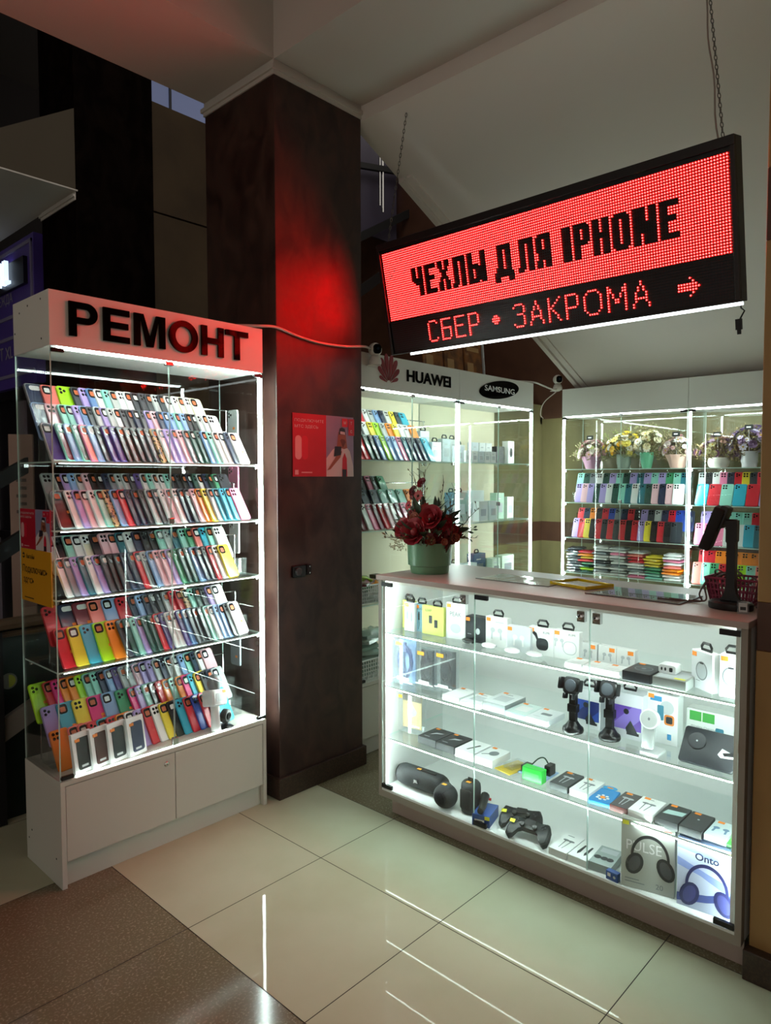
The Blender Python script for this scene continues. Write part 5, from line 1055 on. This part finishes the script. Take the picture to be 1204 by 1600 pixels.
def blossom(kind, par, p, d, s, col):
    if not BLU[kind]: o = BLO[kind]; BLU[kind] = True
    else: o = BLO[kind].copy(); C.objects.link(o)
    o.parent = par; o.location = p; o.rotation_euler = Vector(d).to_track_quat('Z', 'Y').to_euler(); o.scale = (s, s, s); o.color = (*lin(col), 1)
def leafy(m, p, d, L, w, mi, bend=0.3):
    d = Vector(d).normalized(); s = d.orthogonal().normalized(); s = (Matrix.Rotation(random.uniform(0, 2*PI), 3, d) @ s); u = d.cross(s); p = Vector(p); vs = []
    for k in range(5):
        t = k/4.0; c = p+d*L*t+u*bend*L*t*t; hw = w*math.sin(PI*(0.08+0.9*t))**.8*.5; vs += [tuple(c+s*hw-u*hw*.35), tuple(c), tuple(c-s*hw-u*hw*.35)]
    m._add(vs, [q for k in range(4) for q in ((k*3, k*3+1, k*3+4, k*3+3), (k*3+1, k*3+2, k*3+5, k*3+4))], mi)
def sprig(m, p, d, L, mi_s, mi_l, n=10, lw=.010, rad=.0012):
    d = Vector(d).normalized(); p = Vector(p); k0 = Vector((random.uniform(-.2, .2), random.uniform(-.2, .2), random.uniform(-.05, .15)))
    pts = [p+d*L*t+k0*L*t*t for t in (0, .25, .5, .75, 1)]; m.tube(pts, [rad*1.4, rad*1.2, rad, rad*.8, rad*.5], 4, mi_s)
    for i in range(n):
        t = .25+.75*i/n; q = p+d*L*t+k0*L*t*t; v = (d+Vector((random.uniform(-1, 1), random.uniform(-1, 1), random.uniform(-.3, 1)))*.9).normalized()
        if i % 2: 
            e = q+v*L*.13; m.tube([q, e], rad*.6, 3, mi_s); q = e
        leafy(m, q, v, lw*2.2, lw, mi_l, .2)
def dirn(az, el): return Vector((math.cos(az)*math.cos(el), math.sin(az)*math.cos(el), math.sin(el)))
# the large arrangement on the counter
t = thing('flower_arrangement', 'large dried bouquet of dark red roses in a green pot on the counter', 'flowers', (2.421, 1.985, 1.0765), R90)
PG = mat('pot_green', '#6f9c7a', 0.35, coat=.2)
m = MB(); m.lathe([(0.001, 0), (0.083, 0), (0.0855, 0.004), (0.0875, 0.034), (0.0965, 0.037), (0.1005, 0.136), (0.096, 0.137), (0.092, 0.045), (0.001, 0.045)], 36, caps=False); m.build('pot', PG, t, smooth=35)
m = MB(); rg = random.Random(3); random.seed(5)
# local x: -towards left of picture, z up
for (x, z, L, kind) in ((-.085, .25, .26, 0), (-.06, .24, .30, 0), (-.035, .26, .24, 0), (-.01, .24, .27, 0), (.07, .22, .27, 1), (.085, .2, .25, 1), (.11, .2, .24, 1), (.13, .17, .22, 1), (.15, .15, .18, 1), (.13, .12, .16, 1), (-.1, .2, .16, 0)):
    d = Vector((x*1.1+random.uniform(-.03, .03), random.uniform(-.10, .08), .34-abs(x)*.6)); sprig(m, (x*.7, random.uniform(-.04, .04), z*.7), d, L, 0, 0 if kind else 1, 16, .0055, .0014)
for i in range(46):
    az = random.uniform(0, 2*PI); el = random.uniform(-.1, 1.2); d = dirn(az, el); leafy(m, (d.x*.10, d.y*.09, .17+d.z*.10), d, random.uniform(.06, .11), random.uniform(.018, .03), 2, .25)
for i in range(10): az = random.uniform(0, 2*PI); d = dirn(az, random.uniform(-.2, .4)); sprig(m, (d.x*.06, d.y*.06, .16), d, random.uniform(.12, .17), 0, 2 if i % 2 else 1, 9, .009)
for i in range(26): d = dirn(random.uniform(0, 2*PI), random.uniform(.1, 1.3)); m.tube([(0, 0, .05), (d.x*.08, d.y*.08, .15), (d.x*.16, d.y*.14, .17+d.z*.12)], .0016, 4, 0)
m.build('greenery', [TWIG, DRY, LEAF], t, smooth=50)
m = MB()
for i in range(90):
    d = dirn(random.uniform(2.6, 4.4), random.uniform(-.5, .3)); p = (-.11+random.uniform(-.04, .04)+d.x*.03, d.y*.04-.05, .13+random.uniform(-.035, .03)); m.ball(p, .0035, 5, 4, 0)
m.build('white_filler', mat('filler_white', '#c9bfa0', .7), t)
RD = ['#8c1420', '#a01826', '#6e0f1a', '#7a1a1e', '#94221e']; DK = ['#6a2420', '#7c3a2c', '#8a4a3a', '#5a1c1e', '#9c5540']
big = [(-.085, -.075, .205, .052), (.0, -.095, .195, .064), (.072, -.070, .262, .056)]
for x, y, z, s in big: blossom('rose', t, (x, y, z-.01), (x*2, -1, .35), s, RD[0])
sm = [(-.105, .19), (-.062, .27), (-.078, .345), (-.055, .315), (-.018, .40), (-.04, .28), (-.02, .245), (.035, .24), (.02, .29), (-.03, .21), (.055, .20), (.11, .19), (.125, .155), (.09, .145), (.045, .14), (.0, .12), (-.04, .135), (-.075, .14), (-.115, .145), (-.125, .175), (.02, .155), (-.055, .175), (.10, .215), (-.09, .30), (-.065, .365), (.135, .20), (-.01, .345), (.03, .26), (.065, .17), (-.02, .16), (.15, .165), (-.10, .25), (.02, .10), (-.015, .095), (.06, .115)]
for i, (x, z) in enumerate(sm):
    k = ('rose', 'bud', 'dark')[i % 3]; y = -.055+.05*abs(x)/.12+random.uniform(-.03, .02); blossom(k, t, (x, y, z), (x*3, -1, (z-.15)*2), random.uniform(.020, .032), random.choice(RD if i % 3 else DK))
for i in range(34):
    q = random.uniform(0, 2*PI); r_ = random.uniform(.35, 1)**.5; x, z = .135*r_*math.cos(q), .185+.095*r_*math.sin(q); blossom(('bud', 'dark', 'rose')[i % 3], t, (x, -.045+.05*abs(x)/.12+random.uniform(-.03, .03), z), (x*3, -1, (z-.15)*2), random.uniform(.016, .026), random.choice(RD+DK+DK))
for i in range(40):
    az = random.uniform(PI*.95, PI*2.05); d = dirn(az, random.uniform(-.05, 1.1)); blossom(('bud', 'dark', 'rose')[i % 3], t, (d.x*random.uniform(.11, .15), d.y*.085, .15+d.z*.13), d, random.uniform(.014, .022), random.choice(RD+DK+DK))
for i in range(22):
    az = random.uniform(.1, PI-.1); el = random.uniform(.0, 1.2); d = dirn(az, el); blossom(('rose', 'bud', 'dark')[i % 3], t, (d.x*.12, d.y*.10, .16+d.z*.13), d, random.uniform(.018, .03), random.choice(RD+DK))
# six bouquets on the top shelves of the flower cabinets
def bouquet(label, loc, pot, pots, cols, kinds, R, tall=0.0, n=34, tagc=True, fill='#8a9050', seed=1):
    t = thing('bouquet', label, 'flowers', loc, R90, 'bouquets in the flower cabinets'); random.seed(seed)
    pm = mat('pot_'+pots.strip('#'), pots, .4)
    if pot == 'vase': prof = [(.001, 0), (.028, 0), (.034, .01), (.046, .08), (.050, .115), (.046, .115), (.001, .09)]
    elif pot == 'bowl': prof = [(.001, 0), (.05, 0), (.062, .012), (.068, .04), (.060, .068), (.055, .068), (.001, .05)]
    elif pot == 'wrap': prof = [(.001, 0), (.045, 0), (.050, .01), (.060, .05), (.078, .095), (.074, .095), (.001, .05)]
    else: prof = [(.001, 0), (.044, 0), (.046, .03), (.050, .035), (.052, .105), (.048, .105), (.001, .05)]
    m = MB(); m.lathe(prof, 24, caps=False); ph = prof[-2][1]
    if pot == 'wrap': m.v = [Vector((v.x*(1+.10*math.sin(9*math.atan2(v.y, v.x))*v.z/.095), v.y*(1+.10*math.sin(9*math.atan2(v.y, v.x))*v.z/.095), v.z)) for v in m.v]
    o = m.build('pot', pm, t, smooth=40)
    m = MB()
    for i in range(64):
        d = dirn(random.uniform(0, 2*PI), random.uniform(-.1, 1.5)); d.y *= .68; sprig(m, (d.x*.02, d.y*.02, ph*.8), d, R*random.uniform(.8, 1.15)+tall*max(0, d.z), 0, 1, 9, .008, .0009)
    m.build('greenery', [DRY, mat('foliage_'+fill.strip('#'), fill, .6)], t, smooth=50)
    for i in range(n):
        d = dirn(random.uniform(0, 2*PI), random.uniform(-.05, 1.5)); r = R*random.uniform(.72, 1.0)+tall*max(0, d.z)*random.uniform(.3, .9)
        blossom(random.choice(kinds), t, (d.x*r, d.y*r*.72, ph+.01+d.z*r*.85), d, random.uniform(.017, .032), random.choice(cols))
    if tagc:
        m = MB(); m.tube([(.01, -.05, ph), (.01, -.06, ph+R*.95)], .0015, 4, 1); m.prism(rrect(.052, .032, .004, 2, .01, ph+R*.95+.01), -.065, -.062, 0); m.rect(-.004, .022, ph+R*.95+.006, ph+R*.95+.015, -.0655, 1); m.build('price_tag', [MATTE, CARD], t)
zt_ = FSH[0]+.0006
bouquet('low pink bouquet in a crumpled pink wrap, corner of the flower cabinet', (4.950, 2.470, zt_), 'wrap', '#b98aa4', ['#d8a8b0', '#c88a94', '#e0c8c0', '#a8b070', '#e4dcd0'], ['daisy', 'bud'], 0.135, 0, 72, True, '#a09a70', 11)
bouquet('tall yellow and white bouquet in a two-tone green pot', (4.955, 2.225, zt_), 'pot', '#8a9a8c', ['#e8c42a', '#e0b020', '#ece8d8', '#f0e070', '#dcd8c0'], ['daisy', 'rose'], 0.150, .06, 80, False, '#8a9050', 12)
bouquet('airy white bouquet in a mint green vase', (4.945, 2.050, zt_), 'vase', '#6fc49a', ['#ece4c8', '#e4d8b0', '#c8c090', '#f0ecdc'], ['daisy', 'bud'], 0.125, .09, 66, False, '#9a9868', 13)
bouquet('white and rose bouquet in a pale pink wrap with a black tag', (4.950, 1.835, zt_), 'wrap', '#e4b8a8', ['#e8dcd8', '#d8b0b0', '#ece8e4', '#c89aa0'], ['rose', 'daisy'], 0.135, .01, 72, True, '#a89a78', 14)
bouquet('purple-brown bouquet in a white round bowl', (4.950, 1.565, zt_), 'bowl', '#e4e2d8', ['#8a5a7a', '#6a4a6a', '#c8a090', '#b89ab0', '#a8a070'], ['rose', 'daisy', 'bud'], 0.150, .02, 80, True, '#9c8a5c', 15)
bouquet('lavender bouquet in a white pot close to the beige pillar', (4.950, 1.375, zt_), 'pot', '#d8d6da', ['#a48cc0', '#c0b0d4', '#d8d0e0', '#8a6a8c'], ['rose', 'daisy'], 0.150, .04, 80, True, '#98885c', 16)

# ------------------------------------------------------------------ things standing on the worktop
zw = 1.0765
o = MB(); o.M = Matrix.Identity(4)
nx = 16; rr = random.Random(4); g = []
for j in range(7):
    for i in range(nx+1): g.append((-.172+.344*i/nx, .20*j/6, .0008+(.0045*rr.random() if 0 < i < nx and 0 < j < 6 else 0)))
o._add(g, [(j*(nx+1)+i, j*(nx+1)+i+1, (j+1)*(nx+1)+i+1, (j+1)*(nx+1)+i) for j in range(6) for i in range(nx)], 0)
tt = thing('plastic_sheet', 'clear crumpled sheet with a dark edge lying on the worktop by the pot', 'sheet', (2.402, 1.547, zw), R90)
o.build('film', FILM, tt, smooth=60); m = MB(); m.tube([(-.172, 0, .0015), (.172, 0, .0015), (.172, .20, .0015)], .0014, 4); m.build('edge_binding', MATTE, tt)
YACR = mat('yellow_acrylic', '#d8b400', .15, coat=.4)
tt = thing('money_tray', 'yellow framed coin tray on the counter worktop', 'tray', (2.452, 1.322, zw), R90-.29)
m = MB(); m.box(-.092, .092, 0, .155, 0, .004); m.build('base', GLASS, tt)
m = MB()
for a, b, c, d in ((-.095, .095, 0, .007), (-.095, .095, .148, .155), (-.095, -.088, .007, .148), (.088, .095, .007, .148)): m.box(a, b, c, d, 0.0002, .013)
m.build('frame', YACR, tt, bev=.002)
m = MB(); m.M = Matrix.Translation((0, 0, .0046)) @ UP; m.rect(-.075, .075, .02, .135, 0, 0)
for k in range(4): m.rect(-.06, .06 if k % 2 else .03, .035+.022*k, .042+.022*k, -.0004, 1)
m.build('printed_card', [mat('tray_card', '#e6d898', .5), INKG], tt)
tt = thing('counter_mat', 'thin clear desk mat with a dark border near the card terminal', 'mat', (2.362, 1.030, zw), R90)
B(-.165, .165, 0, .215, 0, .002).build('sheet', ACRYL, tt)
m = MB(); m.box(-.170, .170, -.004, 0, 0, .003); m.box(.165, .172, 0, .215, 0, .003); m.box(-.05, .165, .10, .104, .002, .003); m.build('border', mat('mat_border', '#4a3f3c', .5), tt)
# card terminal on a post, and the pink basket of cables behind it
tt = thing('payment_terminal_stand', 'black card terminal on a tall post with an oval foot', 'card terminal', (2.400, 0.712, zw), R90)
m = MB(); m.lathe([(.001, 0), (.066, 0), (.068, .004), (.068, .020), (.060, .026), (.001, .026)], 30, caps=False); m.v = [Vector((v.x, v.y*.72, v.z)) for v in m.v]; m.build('foot', BLACK, tt, smooth=40)
m = MB(); m.prism([(-.030, .026), (.030, .026), (.018, .050), (.0135, .075), (.0135, .215), (.017, .220), (.017, .287), (-.017, .287), (-.017, .220), (-.0135, .215), (-.0135, .075), (-.018, .050)][::-1], -.013, .013, 0, .002); m.M = Matrix.Translation((.012, .005, 0)); m.build('post', mat('post_black', '#161416', .45), tt)
m = MB(); m.box(-.045, .014, -.010, .010, .270, .290); m.build('arm', BLACK, tt, bev=.003)
m = MB(); m.M = Matrix.Translation((-.058, 0, .258)) @ Matrix.Rotation(math.radians(20), 4, 'Y') @ Matrix.Rotation(math.radians(98), 4, 'Z'); m.prism(rrect(.085, .145, .012, 4), -.016, .016, 0, .004); h_ = m.build('terminal', MATTE, tt, smooth=40)
m = MB(); m.M = Matrix.Translation((-.058, 0, .258)) @ Matrix.Rotation(math.radians(20), 4, 'Y') @ Matrix.Rotation(math.radians(98), 4, 'Z'); m.prism(rrect(.068, .06, .005, 3, 0, .030), -.0175, -.015, 0); m.build('screen', GLOSSB, h_)
m = MB(); m.M = Matrix.Translation((-.030, 0, .296)) @ Matrix.Rotation(math.radians(20), 4, 'Y'); m.prism(rrect(.028, .075, .008, 3), -.024, .024, 0, .003); m.build('cradle', DGREY, tt, smooth=40)
tt = thing('cable_basket', 'dark pink plastic basket full of brown cables behind the card terminal', 'basket', (2.535, 0.735, zw), R90)
PKB = mat('basket_pink', '#8c2f4a', .4); m = MB()
def basket(m, w0, w1, d0, d1, h, nv, slots_y, rim=.004, th=.0028):
    """open basket with slotted walls: bars between the holes"""
    def pt(u, k, z):
        s = z/h; w = w0+(w1-w0)*s; d = d0+(d1-d0)*s
        return {0: (-w/2+w*u, -d/2, z), 1: (w/2, -d/2+d*u, z), 2: (w/2-w*u, d/2, z), 3: (-w/2, d/2-d*u, z)}[k]
    for k in range(4):
        n = nv if k % 2 == 0 else max(3, int(nv*d0/w0))
        for i in range(n+1): m.tube([pt(i/n, k, 0.001), pt(i/n, k, h)], th, 4)
        for z in slots_y: m.tube([pt(0, k, z*h), pt(1, k, z*h)], th, 4)
        m.tube([pt(0, k, h), pt(1, k, h)], rim, 6)
    m.box(-w0/2, w0/2, -d0/2, d0/2, 0, .003)
basket(m, .13, .165, .10, .125, .085, 13, (0.02, .12, .3, .55, .8)); m.build('basket_wall', PKB, tt, smooth=40)
m = MB(); random.seed(8)
for k in range(7):
    c = (random.uniform(-.04, .04), random.uniform(-.02, .03), .06+.006*k); r1, r2 = random.uniform(.03, .05), random.uniform(.02, .035)
    m.tube([(c[0]+r1*math.cos(q), c[1]+r2*math.sin(q), c[2]+.012*math.sin(2*q+k)) for q in [2*PI*i/18 for i in range(18)]], .0030, 5, closed=True)
m.tube(spline([(-.05, -.03, .085), (-.075, -.06, .075), (-.095, -.075, .03), (-.085, -.085, .006), (-.12, -.10, .004), (-.19, -.09, .004)]), .003, 5)
m.tube(spline([(-.04, -.04, .09), (-.085, -.05, .06), (-.07, -.085, .012), (-.11, -.085, .0045), (-.16, -.115, .004), (-.22, -.12, .004)]), .003, 5)
m.tube(spline([(.05, 0, .09), (.085, -.03, .07), (.095, -.06, .03), (.085, -.085, .004)]), .003, 5)
m.build('cable', mat('brown_cord', '#5a4038', .5), tt, smooth=60)
tt = thing('price_card', 'small folded clear card standing at the worktop corner by the pillar', 'card', (2.330, 0.655, zw), R90+.4)
m = MB(); m.M = Matrix.Rotation(math.radians(-12), 4, 'X'); m.box(-.016, .016, 0, .0015, 0, .040); m.build('card', BLISTER, tt)
m = MB(); m.M = Matrix.Rotation(math.radians(-12), 4, 'X'); m.rect(-.012, .012, .006, .034, -.0006, 0); m.rect(-.008, .008, .012, .022, -.0010, 1); m.build('print', [LGREY, INK], tt)

# ------------------------------------------------------------------ goods in the two logo cabinets
HX0 = 2.580; SX0 = 3.459
def up_box(cab, label, x, y, z, w, d, h, col, hang=False, art=None, arts=(), group=None):
    return carton('accessory_box', label, 'box', (x, 2.60+y, z+.0006), 0, w, d, h, col, art, arts, stick=False, hang=hang, group=group)
pale = lambda m, w, h: (m.rect(-w*.3, w*.3, h*.25, h*.6, -.0005, 0), m.rect(-w*.3, w*.1, h*.75, h*.8, -.0005, 1))
up_box(hua, 'tall pale blue box with a hanger at the end of the top cover rows', 3.330, .17, HSH[0], .085, .03, .19, '#c8d8e0', True, pale, (INKL, INKL))
up_box(hua, 'small pale box with a hanger before the tall pale blue box', 3.345, .09, HSH[0], .09, .03, .12, '#dbe4e6', True, pale, (INKL, INKL))
up_box(hua, 'flat pale box leaning in the petal-logo cabinet behind the bouquet', 3.20, .16, HSH[1], .11, .04, .17, '#d8d8cc', False, pale, (INKL, INKL))
up_box(hua, 'orange box in the petal-logo cabinet behind the bouquet', 3.06, .17, HSH[1], .07, .04, .20, '#d8924a', False)
GW = 'white boxes on the top shelf of the oval-logo cabinet'
for i, (x, y, w, h, hg) in enumerate(((3.535, .16, .085, .15, True), (3.640, .18, .085, .15, True), (3.740, .20, .085, .12, True), (3.560, .07, .065, .10, False), (3.635, .06, .060, .075, False), (3.705, .06, .060, .075, False), (3.775, .06, .060, .075, False), (3.845, .06, .060, .075, False), (3.915, .06, .060, .075, False), (3.860, .17, .07, .14, False), (3.945, .17, .07, .14, False), (4.020, .17, .07, .14, False))):
    up_box(sam, 'white earphone box, %s on the top shelf under the oval logo' % (('tall with hanger, ' if hg else ('small, ' if h < .12 else 'plain, '))+ORD[i+1]), x, y, HSH[0], w, .04, h, '#e2e6e6' if i % 3 else '#cdd6dc', hg, pale, (INKL, INKL), GW)
up_box(sam, 'black box on the top shelf under the oval logo', 4.13, .15, HSH[0], .09, .06, .12, '#1e2022'); up_box(sam, 'white box with a dark oval at the glass side', 4.235, .13, HSH[0], .075, .05, .16, '#e4e6e4', False, lambda m, w, h: m.poly(ellipse(.018, .034, 16, 0, h*.5), -.0005, 0), (INK,))
GM = 'boxes on the middle shelf of the oval-logo cabinet'
for lab, x, y, w, h, col, hg in (('blue-grey tall box', 3.600, .15, .07, .19, '#5a7a90', True), ('grey-green tall box', 3.690, .15, .10, .19, '#8fa8a0', True), ('large white box', 3.865, .17, .20, .20, '#e2e8e6', False), ('white box before the large white one', 3.83, .08, .10, .13, '#e8ecea', False), ('narrow white box beside it', 3.945, .08, .09, .13, '#dfe8e8', False), ('pale green upright box', 4.100, .13, .10, .18, '#b8dcc4', False), ('white box at the glass side', 4.230, .13, .08, .15, '#dfe4e0', False)):
    up_box(sam, lab + ', middle shelf under the oval logo', x, y, HSH[1], w, .05, h, col, hg, pale, (INKL, INKW), GM)
GL = 'boxes on the lower shelf of the oval-logo cabinet'
for lab, x, y, w, h, col, hg in (('white box with hanger', 3.60, .12, .13, .13, '#e0eaec', True), ('pale box with a printed strip', 3.755, .12, .12, .12, '#d4e2e4', False), ('dark blue box', 3.905, .16, .13, .17, '#35557e', True), ('pale green printed box', 4.045, .12, .10, .13, '#c4d8c4', False), ('wide pale green printed box', 4.190, .12, .15, .14, '#cfe0cc', False)):
    up_box(sam, lab + ', lower shelf under the oval logo', x, y, HSH[2], w, .06, h, col, hg, pale, (INKG, INKL), GL)
up_box(hua, 'dark lettered carton on the lower shelf, behind the green pot', 2.950, .2, HSH[2], .06, .05, .12, '#4a443c', False, pale, (INKL, INKL))
# white slotted baskets
def goods_basket(label, x, y, z, w, d, h):
    tt = thing('plastic_basket', label, 'basket', (x, 2.60+y, z+.0006)); m = MB(); basket(m, w*.9, w, d*.9, d, h, 16, (.02, .2, .4, .6, .8), .005, .003); m.build('basket_wall', CARD, tt, smooth=40); return tt
goods_basket('white slotted basket on the lower shelf beside the brown column', 2.76, .13, HSH[2], .26, .18, .10); goods_basket('white slotted basket at the bottom of the petal-logo cabinet', 2.78, .13, HB, .30, .20, .11)
random.seed(12)
for i, (c, x, y, z, lab) in enumerate((('W', 2.80, .11, .905, 'white'), ('G', 2.72, .12, .905, 'grey'), ('E', 2.74, .17, .93, 'green'), ('O', 2.84, .18, .935, 'orange'), ('M', 2.70, .09, .925, 'maroon'), ('L', 2.72, .15, .95, 'lime'))):
    o = _pk[i % 3].copy(); C.objects.link(o); o.parent = None; o.location = (x, 2.60+y, z-.09); o.scale = (1, 1, 2.2); o.rotation_euler = (random.uniform(-.15, .15), random.uniform(-.15, .15), random.uniform(0, 3)); o.color = (*lin(PAL[c][1]), 1); o.name = 'wrapped_item'
    o.location.z = HSH[2]+.012+.022*i
    tag(o, '%s wrapped item heaped in the slotted basket on the lower shelf' % lab, 'wrapped item', 'wrapped items in the lower-shelf basket')
for i in range(7):
    o = _pk[i % 3].copy(); C.objects.link(o); o.location = (2.77+random.uniform(-.03, .03), 2.60+.13+random.uniform(-.015, .015), HB+.012+.034*i); o.scale = (1.25, 1.2, 2.9); o.rotation_euler = (random.uniform(-.1, .1), random.uniform(-.1, .1), random.uniform(-.4, .4)); o.color = (*lin(('#9fb8b0', '#7f9c94', '#b4c8c2')[i % 3]), 1); o.name = 'film_bag'
    tag(o, 'grey-green film bag, %s from the bottom of the heap in the bottom basket' % ORD[i+1], 'plastic bag', 'film bags in the bottom basket')
